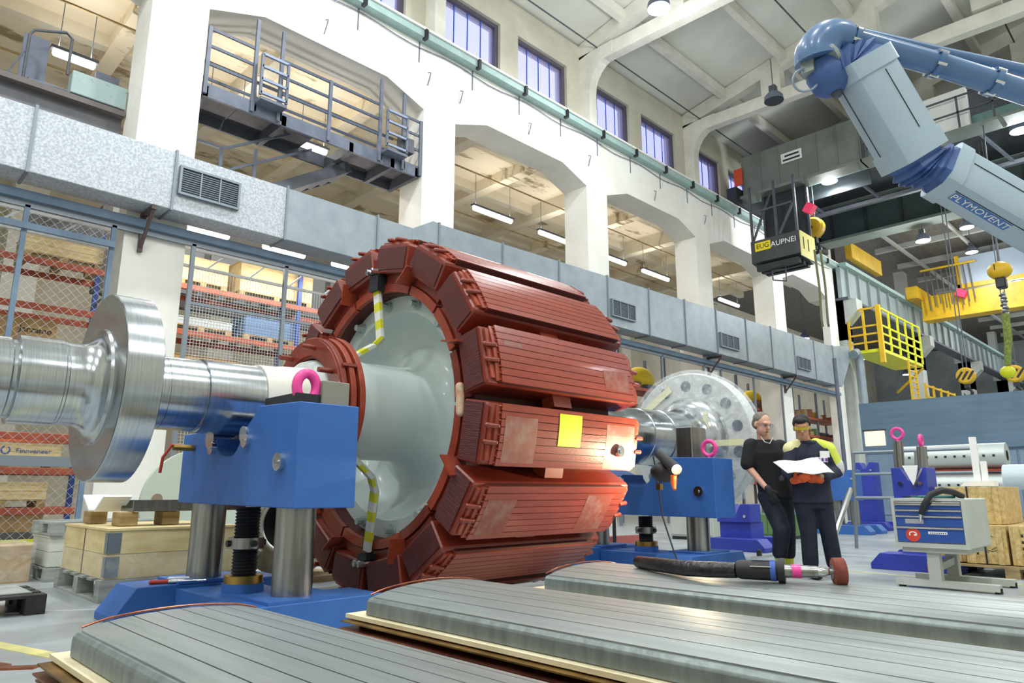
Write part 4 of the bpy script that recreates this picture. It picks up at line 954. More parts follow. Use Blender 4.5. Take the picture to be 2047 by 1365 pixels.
part('slim_tube', MB().tube([(3.36, .985, 3.165), (3.712, .714, 3.09), (4.2, .28, 2.96), (5.25, -.7, 2.62)], .03, 12), ARMT, ea, smooth=50)
for c, dd in [((3.3, .985, 3.095), (.72, -.64, -.27)), ((3.6, .72, 2.98), (.72, -.64, -.27)), ((3.81, .54, 2.895), (.72, -.63, -.3))]:
    c = Vector(c); dd = Vector(dd).normalized(); k_ = part('clamp_ring', MB().cyl(c - dd*.012, c + dd*.012, .07, n=20), ARMT, ea, smooth=40)
    for a in (0, 1, 2, 3, 4, 5):
        v = dd.orthogonal().normalized(); v = Matrix.Rotation(a*1.05, 3, dd) @ v
        part('clamp_screw', MB().cyl(c + v*.064 - dd*.022, c + v*.064 + dd*.022, .009, n=8), CHROME, k_, smooth=40)
part('mast', MB().cyl((5.3, -.75, .02), (5.3, -.75, 2.75), .09, n=20), ARMT, ea, smooth=40)
part('mast_base', MB().cyl((5.3, -.75, 0), (5.3, -.75, .03), .35, n=28), DSTEEL, ea, smooth=40)
part('suction_hood', MB().tube([B2 - d2*.02, B2 + d2*.08, B2 + d2*.16, B2 + d2*.34], [.1, .09, .1, .2], 20, caps=False), ARMB, ea, smooth=50)
part('cable_loop', MB().tube(spl([(3.14, 1.16, 2.95), (3.09, 1.19, 2.92), (3.083, 1.207, 2.869), (3.115, 1.188, 2.83), (3.16, 1.14, 2.845), (3.2, 1.09, 2.93), (3.22, 1.07, 2.97)]), .006, 6), mat('cable_grey', '#8f9fae', .5), ea, smooth=60)
# ================================================================ left foreground: crate on pallet, flat pallets, wrapped box
pallet('grey pallet under the big pale wooden crate', (2.56, 7.85, 0), 1.24, 1.55, GREYW, boards=6, h=.19)
def big_crate():
    x0, x1, y0, y1, z0, z1 = 1.98, 3.14, 7.1, 8.6, .19, .62
    t = crate('long pale wooden crate with metal corner hinges standing on the grey pallet', (x0, y0, z0), (x1, y1, z1), PLY, clips=True, boards=2)
    part('film', MB().box((x0 - .012, y0 - .012, z0 + .0), (x1 + .01, y1, z0 + .22)), FILM, t)
    for y in (7.85,): part('strap', MB().box((x0 - .004, y, z0 - .05), (x0, y + .015, z1)), BLACK, t)
big_crate()
for i, (x, y, s) in enumerate([(2.1, 8.25, 'left front'), (2.15, 7.45, 'right front'), (2.55, 7.5, 'middle'), (2.92, 7.48, 'far')]):
    solo('timber_block', MB().box((x, y, .632), (x + .16, y + .25, .76)), WOODD, f'{s} square timber block lying on the pale crate', 'timber', 'timber blocks on the crate', bev=.006)
solo('steel_channel', MB().prism([(7.42, .765), (7.8, .765), (7.8, .87), (7.77, .87), (7.77, .79), (7.45, .79), (7.45, .87), (7.42, .87)], 'X', 2.25, 3.35), LEG, 'long bright steel channel bar laid over the timber blocks', 'bar')
for k, (y, a) in enumerate([(8.2, .5), (7.75, -.5)]):
    solo('metal_angle', MB().obox((2.16, y, .84), (.25, .3, .02), Matrix.Rotation(a, 3, 'X')), PAPER, ('left' if k == 0 else 'right') + ' tilted white metal flap on the crate end', 'sheet')
pallet('small pale pallet behind the big crate', (2.5, 9.55, 0), 1.1, .9, GREYW, boards=4)
crate('white board box on the small pale pallet behind the crate', (1.97, 9.15, .15), (3.0, 9.95, .47), mat('white_board', '#d9dbd3', .7, c2='#c9cbc3', scale=3))
pallet('upper grey pallet on the white board box behind the crate', (2.5, 9.55, .482), 1.1, .9, GREYW, boards=4)
pallet('black pallet with a white sheet on the floor at the left edge', (1.0, 7.2, 0), 1.0, .75, mat('black_pallet', '#3b3a38', .7, c2='#2b2a29', scale=5), boards=4, h=.15)
solo('white_sheet', MB().box((.75, 6.95, .152), (1.42, 7.6, .16)), GREYW, 'white sheet lying on the black pallet', 'sheet')
wb = thing('film_wrapped_box', 'brown box wrapped in clear film on the floor at the left edge', 'box', (1.4, 9.6, 0))
part('box', MB().box((1.0, 9.3, 0), (1.85, 10, .38)), CARD, wb); part('film', MB().box((.97, 9.27, 0), (1.88, 10.03, .41)), FILM, wb, bev=.02)
# marker pens lying on the near stand foot
for x, y, m, s, l in [(2.0, 6.0, REDD, 'red', .28), (2.12, 5.94, CHROME, 'silver', .3), (2.18, 6.12, PAPER, 'white', .26)]:
    solo('marker_pen', MB().cap((x, y, .267), (x + l*.8, y - l*.3, .267), .016, .014, 8), m, s + ' marker pen lying on the near blue stand foot', 'pen', smooth=60)
# bearing housings lying on the floor behind the near stand
bh = thing('bearing_housing', 'round grey steel bearing housing with bolt holes behind the near blue stand', 'housing', (4.1, 7.6, 0))
hc = Vector((3.78, 7.3, .62)); hd = Vector((-.8, -.55, .12)).normalized()
M_ = frame(hc, hd, (0, 0, 1)).to_3x3()
def lat(prof, n=48):
    m = MB().lathe(prof, (0, 0, 0), 'X', n); m.v = [tuple(hc + M_ @ Vector(v)) for v in m.v]; return m
part('flange', lat([(0, .3), (0, .56), (-.1, .56), (-.1, .3)]), LEG, bh, smooth=30)
part('barrel', lat([(-.1, .4), (-.7, .4), (-.7, .28), (0.01, .28), (.02, .3), (.02, .34), (0, .34)]), LEG, bh, smooth=30)
part('bore', lat([(-.3, .0), (-.3, .285), (.005, .285)]), DARK, bh)
for k in range(8):
    a = k*math.pi/4; c = hc + M_ @ Vector((0, .45*math.cos(a), .45*math.sin(a))); part('bolt', MB().cyl(c, c + hd*.03, .05, n=14), CHROME, bh, smooth=40)
part('cradle', MB().box((3.65, 7.1, 0), (4.45, 8.0, .06)), WOOD, bh)
fl_ = thing('flange_half', 'pale green round flange plate with hole behind the near blue stand', 'flange', (3.2, 9.6, 0))
m = MB().lathe([(-.04, .02), (-.04, .75), (.04, .75), (.04, .02)], (3.9, 10.2, .78), 'Y', 48); part('plate', m, mat('sage_paint', '#c3cdbd', .5), fl_, smooth=30)
for a in (.6, 1.8, 3.0, 4.2, 5.4): part('hole', MB().cyl((3.9 + .55*math.cos(a), 10.15, .78 + .55*math.sin(a)), (3.9 + .55*math.cos(a), 10.165, .78 + .55*math.sin(a)), .07, n=14), mat('hole_pale', '#8f7f6a', .7), fl_)
# ================================================================ overhead crane with cab
cr = thing('overhead_crane', 'grey overhead travelling crane spanning the hall with a dark driver cab', 'crane', (25, 0, 9))
gp = part('front_girder', MB().box((24.9, 7.6, 12.42), (25.3, 12.1, 14.1)), CRANE, cr)
for k in range(7): part('stiffener', MB().box((24.86, 7.65 + k*.73, 12.45), (24.9, 7.69 + k*.73, 14.08)), CRANE, gp)
part('girder_flange', MB().box((24.7, 7.55, 12.3), (25.4, 12.3, 12.42)), CRANE, gp)
part('girder_rear', MB().box((25.3, -12.5, 12.4), (25.7, 12.2, 12.95)), mat('girder_teal', '#6f8f8c', .5), cr)
part('walkway', MB().box((24.7, -12.5, 12.3), (25.5, 7.6, 12.4)), CRANE, cr)
for y in [7.4 - .95*k for k in range(12)]: part('rail_post', MB().box((24.75, y-.03, 12.4), (24.8, y+.03, 13.55)), DSTEEL, cr)
for z in (12.95, 13.5): part('handrail', MB().box((24.75, -4, z), (24.8, 7.5, z+.05)), DSTEEL, cr)
part('white_cabinet', MB().box((24.6, 5.3, 11.5), (24.95, 5.95, 12.75)), PAPER, cr, bev=.02)
part('white_cabinet', MB().box((25, 4.3, 12.4), (25.25, 5.6, 13.9)), PAPER, cr, bev=.02)
g2 = part('second_girder', MB().box((32.5, -12.5, 12.42), (33.0, 12.1, 14.0)), CRGR, cr)
for k in range(16): part('stiffener', MB().box((32.44, 11.5 - k*1.5, 12.45), (32.5, 11.62 - k*1.5, 13.98)), CRDK, g2)
part('girder_flange', MB().box((32.2, -12.5, 12.3), (33.2, 12.1, 12.42)), CRANE, g2); part('girder_flange', MB().box((32.2, -12.5, 14.0), (33.2, 12.1, 14.1)), CRANE, g2)
part('deck', MB().box((25.7, -12.4, 14.05), (32.4, 12.0, 14.1)), CRDK, cr)
part('end_carriage', MB().box((24.4, 12.15, 12.12), (33.4, 12.55, 12.75)), CRDK, cr)
for k in range(8):
    y = 11.5 - k*2.2
    part('truss_bar', MB().bar((25.7, y, 13.6), (28.6, y-1.1, 12.3), .09, .09), DSTEEL, cr); part('truss_bar', MB().bar((28.6, y-1.1, 12.3), (31.8, y-2.2, 13.6), .09, .09), DSTEEL, cr)
part('truss_chord', MB().box((28.5, -6, 12.2), (28.7, 11.8, 12.35)), DSTEEL, cr)
for y in (11.5, 9.6, 7.7, 5.5, 3.5): part('bracket', MB().bar((24.75, y, 12.45), (24.6, y-.15, 11.95), .09, .09), CRANE, cr)
part('red_sign', MB().box((24.7, 12.0, 12.9), (24.75, 12.35, 13.6)), mat('orange_sign', '#d9512a', .5), cr)
sg = part('sign', MB().box((24.84, 9.65, 13.25), (24.86, 10.45, 13.65)), PAPER, gp)
for z, a, b in ((13.52, 9.75, 10.3), (13.36, 9.72, 10.38)): part('print_bar', MB().box((24.83, a, z-.035), (24.838, b, z+.035)), INK, gp)
part('bulkhead', MB().box((27.0, 8.0, 12.35), (27.05, 12.1, 14.05)), CRDK, cr)
# cab
cb = part('cab', MB().prism([(24.0, 9.3), (25.1, 9.1), (25.3, 9.2), (25.3, 10.15), (24.0, 10.15)], 'Y', 9.68, 11.52), mat('cab_black', '#45474a', .5, c2='#383a3d', scale=3), cr)
part('cab_sign', MB().box((23.98, 10.75, 9.72), (23.995, 11.35, 10.05)), mat('sign_yellow', '#ecd61c', .5), cb)
text('EUG', .26, INK, cb, frame((23.975, 11.05, 9.885), (0, -1, 0), (0, 0, 1)))
text('AUPNEI', .28, PAPER, cb, frame((23.99, 10.27, 9.86), (0, -1, 0), (0, 0, 1)))
part('cab_side', MB().box((24.02, 9.655, 9.2), (25.3, 9.68, 10.15)), mat('pale_yellow', '#e3d77a', .5), cb)
for a in (24.25, 24.65): part('print_bar', MB().box((a, 9.645, 9.5), (a+.06, 9.655, 9.95)), INK, cb)
for k in range(3): part('floor_rib', MB().box((24.1 + .38*k, 9.8, 9.0), (24.3 + .38*k, 11.4, 9.22)), CRDK, cb)
for x, y in ((24.05, 9.75), (24.05, 11.45), (25.2, 9.75), (25.2, 11.45), (24.05, 10.5)): part('cab_post', MB().box((x-.04, y-.04, 10.15), (x+.04, y+.04, 12.35)), DSTEEL, cb)
for p, q in [((24.05, 11.4, 10.2), (24.9, 11.0, 12.3)), ((24.05, 10.4, 10.2), (24.05, 9.8, 11.3)), ((24.05, 11.4, 11.3), (24.05, 9.8, 11.3))]: part('cab_brace', MB().bar(p, q, .07, .07), DSTEEL, cb)
part('cab_panel', MB().box((25.2, 9.75, 10.15), (25.25, 11.45, 12.3)), CRDK, cb)
fr = part('hanging_frame', MB().bar((24.3, 10.9, 8.6), (24.3, 10.4, 8.45), .04, .04).bar((24.3, 10.9, 9.0), (24.3, 10.4, 8.9), .04, .04).bar((24.3, 10.9, 8.6), (24.3, 10.9, 9.0), .04, .04).bar((24.3, 10.4, 8.45), (24.3, 10.4, 9.1), .04, .04), DSTEEL, cb)
part('camera_box', MB().obox((24.2, 9.3, 10.9), (.3, .3, .35), Matrix.Rotation(.6, 3, 'X')), mat('magenta_red', '#d8305a', .5, emit=.3), cb)
for x, y in ((24.4, 9.35), (24.55, 9.2)): part('festoon_cable', MB().tube([(x, y, 9.4), (x, y-.05, 8), (x, y-.02, 6.8), (x+.1, y, 6.6)], .04, 6), mat('cable_olive', '#6d7352', .7), cb)
def hook(label, x, y, z, rope, stripes=True, k_=.8):
    t = thing('crane_hook', label, 'hook', (x, y, z - 1.3*k_), 'crane hook blocks'); c = k_
    part('sheave_housing', MB().lathe([(-.22*c, .05), (-.22*c, .42*c), (-.15*c, .52*c), (.15*c, .52*c), (.22*c, .42*c), (.22*c, .05)], (x, y, z), 'X', 20), YEL, t, smooth=30)
    if stripes:
        for k in (-1, 0, 1): part('stripe', MB().obox((x - .225*c, y + k*.3*c, z), (.01, .12*c, .62*c), Matrix.Rotation(.6, 3, 'X')), DARK, t)
    part('shank', MB().box((x-.14*c, y-.14*c, z-.75*c), (x+.14*c, y+.14*c, z-.4*c)), DARK, t)
    pts = [(x, y + .22*c*math.cos(a), z - 1.05*c + .22*c*math.sin(a)) for a in [R_(90 + k*30) for k in range(10)]]
    part('hook', MB().tube([(x, y, z-.7*c)] + pts, [q*c for q in (.07, .07, .08, .09, .1, .1, .09, .08, .06, .05, .02)], 8), DARK, t, smooth=60)
    for s in (-.1, .1): part('rope', MB().cyl((x, y+s*c, z+.4*c), (x, y+s*c, rope), .02, n=6), DSTEEL, t)
    return t
hook('yellow hook block hanging beside the crane cab', 26.2, 10.0, 10.9, 14.05, stripes=False)
# ================================================================ runway beyond the arcade
rw = thing('crane_runway', 'long grey steel crane runway girder leading to the far end', 'girder', (54, 12.4, 10))
part('girder', MB().box((34.95, 12.25, 10.3), (79, 12.45, 11.95)), mat('runway_grey', '#9aa6a8', .55, c2='#8a9698', scale=1), rw)
part('top_flange', MB().box((34.95, 11.95, 11.9), (79, 12.75, 12.08)), RAIL, rw); part('bottom_flange', MB().box((34.95, 12.0, 10.2), (79, 12.7, 10.32)), DSTEEL, rw)
for k in range(28): part('stiffener', MB().box((35.6 + k*1.5, 12.12, 10.3), (35.66 + k*1.5, 12.25, 11.9)), MATS['runway_grey'], rw)
RC = mat('runway_column', '#b5bab4', .6, c2='#a5aaa4', scale=1)
for x in (35.1, 47, 59, 71):
    part('column', MB().box((x, 12.3, 0), (x+.8, 13.1, 10.2)), RC, rw)
    part('corbel', MB().prism([(11.7, 10.2), (13.1, 10.2), (13.1, 8.2), (12.3, 8.2), (12.3, 9.0), (11.7, 9.6)], 'X', x, x+.8), RC, rw)
    part('upper_column', MB().box((x, 12.75, 10.2), (x+.8, 13.3, 14.5)), CRDK if x < 36 else RC, rw)
part('yellow_beam', MB().box((35.2, 11.7, 12.3), (39.5, 12.0, 13.1)), YEL, rw)
# yellow maintenance platform with ladder
yp = thing('yellow_platform', 'yellow railed maintenance platform with ladder under the runway', 'platform', (38.5, 11, 5.2))
part('deck', MB().box((35.2, 10.8, 7.45), (41.5, 12.2, 7.6)), LYEL, yp)
for x in (35.2, 36.6, 37.9, 39.1, 40.3, 41.45): part('post', MB().box((x-.05, 10.76, 7.6), (x+.05, 10.84, 9.65)), LYEL, yp)
for z in (7.95, 8.35, 8.75, 9.6): part('rail', MB().box((35.2, 10.77, z-.04), (41.5, 10.83, z+.04)), LYEL, yp)
for y in (11.5, 12.2): part('post', MB().box((35.16, y-.05, 7.6), (35.24, y+.05, 9.65)), YEL, yp)
for z in (7.95, 8.35, 8.75, 9.6): part('rail', MB().box((35.17, 10.8, z-.04), (35.23, 12.2, z+.04)), YEL, yp)
part('post', MB().box((35.1, 10.7, 6.9), (35.3, 10.9, 9.7)), YEL, yp)
for x in (38.9, 40.0): part('ladder_rail', MB().box((x-.05, 10.75, 4.9), (x+.05, 10.83, 7.5)), YEL, yp)
for k in range(9): part('rung', MB().box((38.9, 10.77, 5.0 + k*.28), (40.0, 10.81, 5.06 + k*.28)), YEL, yp)
part('brace', MB().bar((41.4, 10.8, 7.4), (41.4, 12.2, 6.2), .1, .1), YEL, yp)
y2 = thing('yellow_stair', 'lower yellow railed stair platform right of the ladder', 'platform', (44, 11, 5))
for x in (41.6, 43, 44.4, 45.8, 47.2): part('post', MB().box((x-.05, 10.8, 5.2), (x+.05, 10.9, 6.6)), YEL, y2)
for z in (5.4, 5.9, 6.5): part('rail', MB().box((41.6, 10.82, z-.05), (47.2, 10.88, z+.05)), YEL, y2)
part('deck', MB().box((41.6, 10.8, 5.0), (47.2, 12, 5.2)), YEL, y2)
for x in (42.2, 46.8): part('leg', MB().box((x-.08, 11.5, 0), (x+.08, 11.66, 5.0)), YEL, y2)
# far yellow crane
yc = thing('yellow_crane', 'far yellow overhead crane with blue-grey winch house and hanging slings', 'crane', (46, 3, 10))
yg = part('girder', MB().box((45, -12, 10.75), (45.6, 11.4, 12.1)), YEL, yc)
part('lower_flange', MB().box((44.8, -12, 10.65), (45.8, 11.4, 10.78)), YEL, yg)
part('rear_girder', MB().box((48.5, -12, 11.6), (49.1, 11.6, 13.0)), YEL, yc)
part('end_carriage', MB().box((44, 11.3, 11.9), (50, 11.9, 12.6)), YEL, yc)
wh = part('winch_house', MB().box((45.2, 4.0, 12.5), (48, 9.4, 14.1)), mat('winch_blue_grey', '#a9b7c6', .5), yc)
for y in (4.0, 9.4): part('frame', MB().box((45.1, y-.1, 12.3), (45.25, y+.1, 14.2)), YEL, wh)
part('frame', MB().box((45.1, 4.0, 12.25), (45.25, 9.5, 12.5)), YEL, wh)
for k in range(9):
    y = 11.0 - k*.28; part('sling', MB().tube([(44.7, y, 13.6), (44.7, y-.05, 12.6), (44.7, y-.1, 11.2 + .15*(k % 3))], .035, 5), mat('sling_dark', '#55564f', .7), yc)
part('sling_rail', MB().box((44.66, 8.4, 13.55), (44.74, 11.2, 13.65)), YEL, yc)
part('flood_lamp', MB().obox((44.8, 9.3, 11.9), (.4, .5, .4), Matrix.Rotation(.5, 3, 'X')), mat('magenta_red', '#d8305a'), yc)
# big hook with olive chain bag
bh2 = thing('chain_hoist', 'yellow chain hoist block with long olive chain hanging at the right', 'hoist', (24, 4.1, 4.2))
part('block', MB().ball((24, 3.95, 7.3), (.25, .32, .27), 14, 10), YEL, bh2, smooth=60)
text('1', .26, INK, bh2, frame((23.76, 4.03, 7.36), (0, -1, 0), (0, 0, 1)))
part('drum', MB().box((23.85, 3.82, 6.75), (24.15, 4.08, 7.08)), DARK, bh2, bev=.04)
for k in range(14): part('link', MB().ball((24, 3.96 + .02*math.sin(k*2), 6.6 - k*.05), (.09, .07 + .02*(k % 2), .05), 8, 6), DSTEEL if k % 2 else CHROME, bh2, smooth=60)
part('chain_sleeve', MB().tube([(24, 3.97, 6.0), (24, 3.99, 5.3), (24, 4.1, 4.5)], [.1, .11, .08], 10), mat('olive_net', '#8a9a4a', .8, c2='#5f6d35', scale=14), bh2, smooth=60)
part('end_fitting', MB().ball((24, 4.12, 4.3), (.18, .2, .18), 10, 8), LYEL, bh2, smooth=60)
for z in (14.0,): part('rope', MB().cyl((24, 3.95, 7.6), (24.9, 3.95, 12.35), .02, n=6), DSTEEL, bh2)
hook('black and yellow striped hook block left of the olive chain', 30, 6.45, 5.15, 14.05, k_=.6)
hook('black and yellow striped hook block at the right edge', 30, 4.95, 5.05, 14.05, k_=.6)
# ================================================================ blue-grey machine housing
ho = thing('machine_housing', 'large blue-grey sheet metal machine housing behind the workers', 'housing', (27.5, 6.5, 0))
part('shell', MB().box((26, 3.6, 2.3), (29.5, 8.95, 3.98)), GREYW2, ho)
part('lower_wall', MB().box((26.15, 3.6, 0), (29.5, 8.95, 2.3)), mat('housing_lower', '#8b9fb8', .5, c2='#7b8fa8', scale=1), ho)
for k in range(6): part('panel', MB().box((26.1, 3.7 + k*.87, .2), (26.15, 4.5 + k*.87, 2.2)), MATS['housing_lower'], ho)
part('window', MB().box((25.97, 8.2, 2.5), (26, 8.85, 3.0)), emat('lit_window', '#ffe3b8', 1.6), ho)
part('window_frame', MB().box((25.95, 8.15, 3.0), (26.0, 8.9, 3.06)), DSTEEL, ho)
solo('grey_pipe', MB().cyl((25.4, 9.4, 0), (25.4, 9.4, 5.6), .07, n=10), STEELP, 'thin grey vertical pipe beside the blue-grey housing', 'pipe', smooth=40)
# ================================================================ right-hand floor: tool cart, crates, stands
tc_ = thing('tool_cart', 'grey tool cabinet with blue drawers on a pedestal base', 'tool cabinet', (8.5, 2.2, 0))
X0, X1, Y0, Y1, Z0, Z1 = 8.1, 8.95, 1.9, 2.57, .40, .885
part('body', MB().box((X0 + .015, Y0, Z0), (X1, Y1, Z1)), CART, tc_, bev=.01)
part('frame', MB().box((X0, Y0, Z0), (X0 + .02, Y0 + .035, Z1)).box((X0, Y1 - .03, Z0), (X0 + .02, Y1, Z1)).box((X0, Y0 + .035, Z0), (X0 + .02, Y1 - .03, Z0 + .045)).box((X0, Y0 + .035, Z1 - .025), (X0 + .02, Y1 - .03, Z1)), CART, tc_)
zz = [(.452, .605), (.605, .715), (.715, .775), (.775, .835), (.835, .855)]
for k, (a, b) in enumerate(zz):
    dr = part('drawer', MB().box((X0 - .004, Y0 + .038, a + .003), (X0 + .014, Y1 - .033, b - .003)), CARTB, tc_)
    part('handle', MB().box((X0 - .022, Y0 + .038, b - .02), (X0 - .004, Y1 - .033, b - .003)), CHROME, dr, bev=.003)
part('red_badge', MB().cyl((X0 - .008, 2.39, .525), (X0 - .004, 2.39, .525), .068, n=28), REDD, tc_)
part('badge_emblem', MB().tube([(X0 - .009, 2.39 + .034*math.cos(a), .53 + .022*math.sin(a)) for a in [R_(-40 + k*26) for k in range(11)]], .006, 6), PAPER, tc_, smooth=60)
part('badge_emblem', MB().ball((X0 - .009, 2.372, .522), (.004, .012, .01), 8, 6), PAPER, tc_)
part('label_plate', MB().box((X0 - .008, 2.08, .535), (X0 - .004, 2.25, .56)), PAPER, tc_)
for k in range(8): part('label_print', MB().box((X0 - .0095, 2.09 + k*.019, .541), (X0 - .008, 2.1 + k*.019, .552)), INK, tc_)
part('name_plate', MB().box((X0 - .008, 2.28, .635), (X0 - .004, 2.45, .68)), mat('plate_silver', '#b9bfc6', .4, .6), tc_)
part('under_frame', MB().box((X0 + .04, Y0 + .05, Z0 - .05), (X1 - .1, Y1 - .05, Z0)), CART, tc_)
for x in (8.22, 8.85): part('leg', MB().box((x - .05, 2.2, .06), (x + .05, 2.31, Z0 - .04)), CART, tc_)
part('brace', MB().bar((8.25, 2.25, .2), (8.85, 2.25, .24), .05, .07), CART, tc_)
for x in (8.22, 8.85):
    part('base_bar', MB().box((x - .06, 1.72, .02), (x + .06, 2.62, .08)), CART, tc_)
    for y in (1.74, 2.58): part('foot', MB().cyl((x, y, 0), (x, y, .05), .035, n=10), DARK, tc_)
hs = thing('black_hose', 'thick black rubber hose curved over the grey tool cabinet', 'hose', (8.2, 2.1, .89))
part('hose', MB().tube([(8.04, 2.28, .73), (8.03, 2.24, .82), (8.05, 2.18, .92), (8.15, 2.1, .965), (8.3, 2.04, .95), (8.4, 1.98, .905)], [.026, .03, .032, .033, .032, .03], 12), BLACK, hs, smooth=60)
part('nozzle', MB().cyl((8.04, 2.285, .74), (8.045, 2.295, .66), .018, .012, 10), CHROME, hs, smooth=40)
for s, x, y, m, l in [('teal-handled file', 8.3, 2.35, mat('teal', '#2d6b6b', .5), .3), ('black wrench', 8.45, 2.48, DARK, .25), ('steel scraper', 8.6, 2.3, CHROME, .26)]:
    solo('hand_tool', MB().cap((x, y, .9), (x + .05, y - l, .9), .012, .018, 8).obox((x, y + .03, .895), (.05, .09, .012)), m, s + ' lying on the grey tool cabinet', 'tool', 'hand tools on the cabinet', smooth=60)
# wooden crates on a pallet
pallet('dark pallet under the plywood crates at the right edge', (10.45, 1.9, 0), 1.5, 1.7, WOODD, boards=5, h=.13, along='Y')
OSB = mat('osb_board', '#d9c089', .75, c2='#b89a5f', scale=22, detail=3)
def lettered(label, a, b, marks=True):
    t = thing('plywood_crate', label, 'crate', ((a[0]+b[0])/2, (a[1]+b[1])/2, a[2]), 'plywood crates')
    part('box', MB().box(a, b), OSB, t, bev=.004)
    for y in (a[1] + .04, b[1] - .1): part('batten', MB().box((a[0]-.018, y, a[2]), (a[0], y+.06, b[2])), OSB, t)
    if marks:
        rr = random.Random(int(a[1]*100))
        for k in range(9):
            y = rr.uniform(a[1] + .12, b[1] - .14); z = rr.uniform(a[2] + .08, b[2] - .08); part('pen_mark', MB().bar((a[0]-.003, y, z), (a[0]-.003, y - .05, z + rr.uniform(-.03, .03)), .004, .004), INK, t)
        for k in range(4): part('pen_mark', MB().box((a[0]-.004, b[1]-.13, a[2] + .1 + .07*k), (a[0], b[1]-.11, a[2] + .13 + .07*k)), INK, t)
    part('strap', MB().box((a[0]-.02, (a[1]+b[1])/2, a[2]), (b[0]+.003, (a[1]+b[1])/2 + .015, b[2]+.003)), BLACK, t); return t
lettered('lower plywood crate with handwriting beside the tool cabinet', (9.8, 1.93, .14), (11.1, 2.35, .57))
lettered('lower plywood crate at the right picture edge', (9.8, 1.3, .14), (11.1, 1.9, .57))
lettered('low plywood crate partly hidden behind the cabinet legs', (9.9, 2.38, .14), (10.8, 2.72, .5), False)
lettered('tall plywood crate stacked behind the tool cabinet', (10.05, 1.96, .575), (11.0, 2.66, 1.01), False)
wf = thing('white_foam_stand', 'white foam block with upright bar on the tall plywood crate', 'foam', (10.3, 2.1, 1.02))
part('block', MB().prism([(2.05, 1.02), (2.4, 1.02), (2.36, 1.06), (2.25, 1.08), (2.05, 1.08)], 'X', 10.15, 10.4), PAPER, wf); part('upright', MB().box((10.25, 2.2, 1.08), (10.31, 2.27, 1.62)), PAPER, wf); part('upright', MB().box((10.28, 2.13, 1.08), (10.34, 2.19, 1.32)), PAPER, wf)
# navy stand with steel posts
def navy_stand(label, X, y0, y1, zb, zt, fy0, fy1, m=NAVY, posts=(), leg=False, name='machine_stand'):
    t = thing(name, label, 'stand', (X, (y0+y1)/2, 0), 'navy machine stands')
    ym = (y0+y1)/2
    part('block', MB().prism([(y0, zb), (y1, zb), (y1, zt), (ym+.1, zt), (ym+.02, zt-.16), (ym-.06, zt-.16), (ym-.14, zt), (y0, zt)], 'X', X, X+.4), m, t, bev=.006)
    if leg:
        for y in (y0+.15, y1-.15): part('leg', MB().cyl((X+.2, y, .2), (X+.2, y, zb), .1, n=16), LEG, t, smooth=40)
    else: part('column', MB().box((X+.05, y0+.02, .18), (X+.5, y1-.02, zb)), m, t)
    part('foot', MB().prism([(fy0, 0), (fy1, 0), (fy1, .07), (fy1-.12, .2), (fy0+.12, .2), (fy0, .07)], 'X', X-.25, X+.1), m, t, bev=.006); part('foot', MB().prism([(fy0, 0), (fy1, 0), (fy1, .07), (fy1-.12, .2), (fy0+.12, .2), (fy0, .07)], 'X', X+.5, X+.85), m, t, bev=.006)
    for y, z in posts: part('post', MB().cyl((X+.15, y, zt-.2), (X+.15, y-.02, z), .06, n=14), LEG, t, smooth=40)
    for y in (y0+.08, y1-.1): part('bolt', MB().cyl((X-.03, y, zt-.2), (X, y, zt-.2), .025, n=10), CHROME, t, smooth=40)
    return t
navy_stand('navy machine stand with two steel posts behind the tool cabinet', 10.0, 2.72, 3.13, .6, 1.255, 2.42, 3.41, posts=((3.07, 1.6), (2.8, 1.52)))
eye('pink ring on the taller steel post of the navy stand', (10.15, 3.05, 1.7), .07, 'X', .02)
eye('pink ring on the shorter steel post of the navy stand', (10.15, 2.78, 1.6), .055, 'Y', .022)
t_ = thing('steel_bracket', 'folded bright metal bracket hanging on the navy stand', 'bracket', (9.95, 2.85, 1.0)); part('plate', MB().prism([(2.98, 1.28), (2.8, 1.28), (2.86, 1.0)], 'X', 9.96, 9.98), PAPER, t_); part('rod', MB().bar((9.95, 2.75, 1.24), (9.95, 2.87, 1.0), .02, .02), CHROME, t_)
navy_stand('navy stand with tilted plate behind the wrapped disc', 11.2, 5.75, 6.35, .45, .75, 5.4, 6.5)
navy_stand('blue stand on sloped feet behind the standing workers', 17.3, 6.2, 6.85, .75, 1.45, 5.9, 7.2, BLUE, leg=True)
navy_stand('far navy stand left of the railing frame', 19.5, 6.5, 7.0, .8, 1.7, 6.2, 7.3)
# pair of perforated pipes on trestles
for z, s in ((1.62, 'upper'), (1.08, 'lower')):
    t = thing('perforated_pipe', s + ' grey perforated steel drum lying beyond the tool cabinet', 'drum', (16, 3.9, z - .24), 'perforated drums')
    part('drum', MB().lathe([(2.95, .1), (2.95, .24), (4.75, .24), (4.75, .1)], (16, 0, z), 'Y', 28), mat('drum_grey', '#c3cbc8' if s == 'upper' else '#a9a79c', .4, .3), t, smooth=40)
    for k in range(10): part('hole', MB().box((15.75, 3.1 + k*.16, z-.02), (15.77, 3.14 + k*.16, z+.02)), DARK, t)
solo('red_spacer_beam', MB().box((15.8, 3.0, 1.33), (16.2, 4.7, 1.375)), ORNG, 'red spacer beam between the two perforated drums', 'beam')
tr_ = thing('drum_trestle', 'low steel trestle carrying the perforated drums', 'trestle', (16, 3.8, 0))
for y in (3.15, 4.5): part('post', MB().box((15.85, y, 0), (16.15, y+.1, .84)), DSTEEL, tr_)
part('beam', MB().box((15.8, 3.0, .72), (16.2, 4.7, .84)), mat('dull_red', '#7a4a3c', .6), tr_)
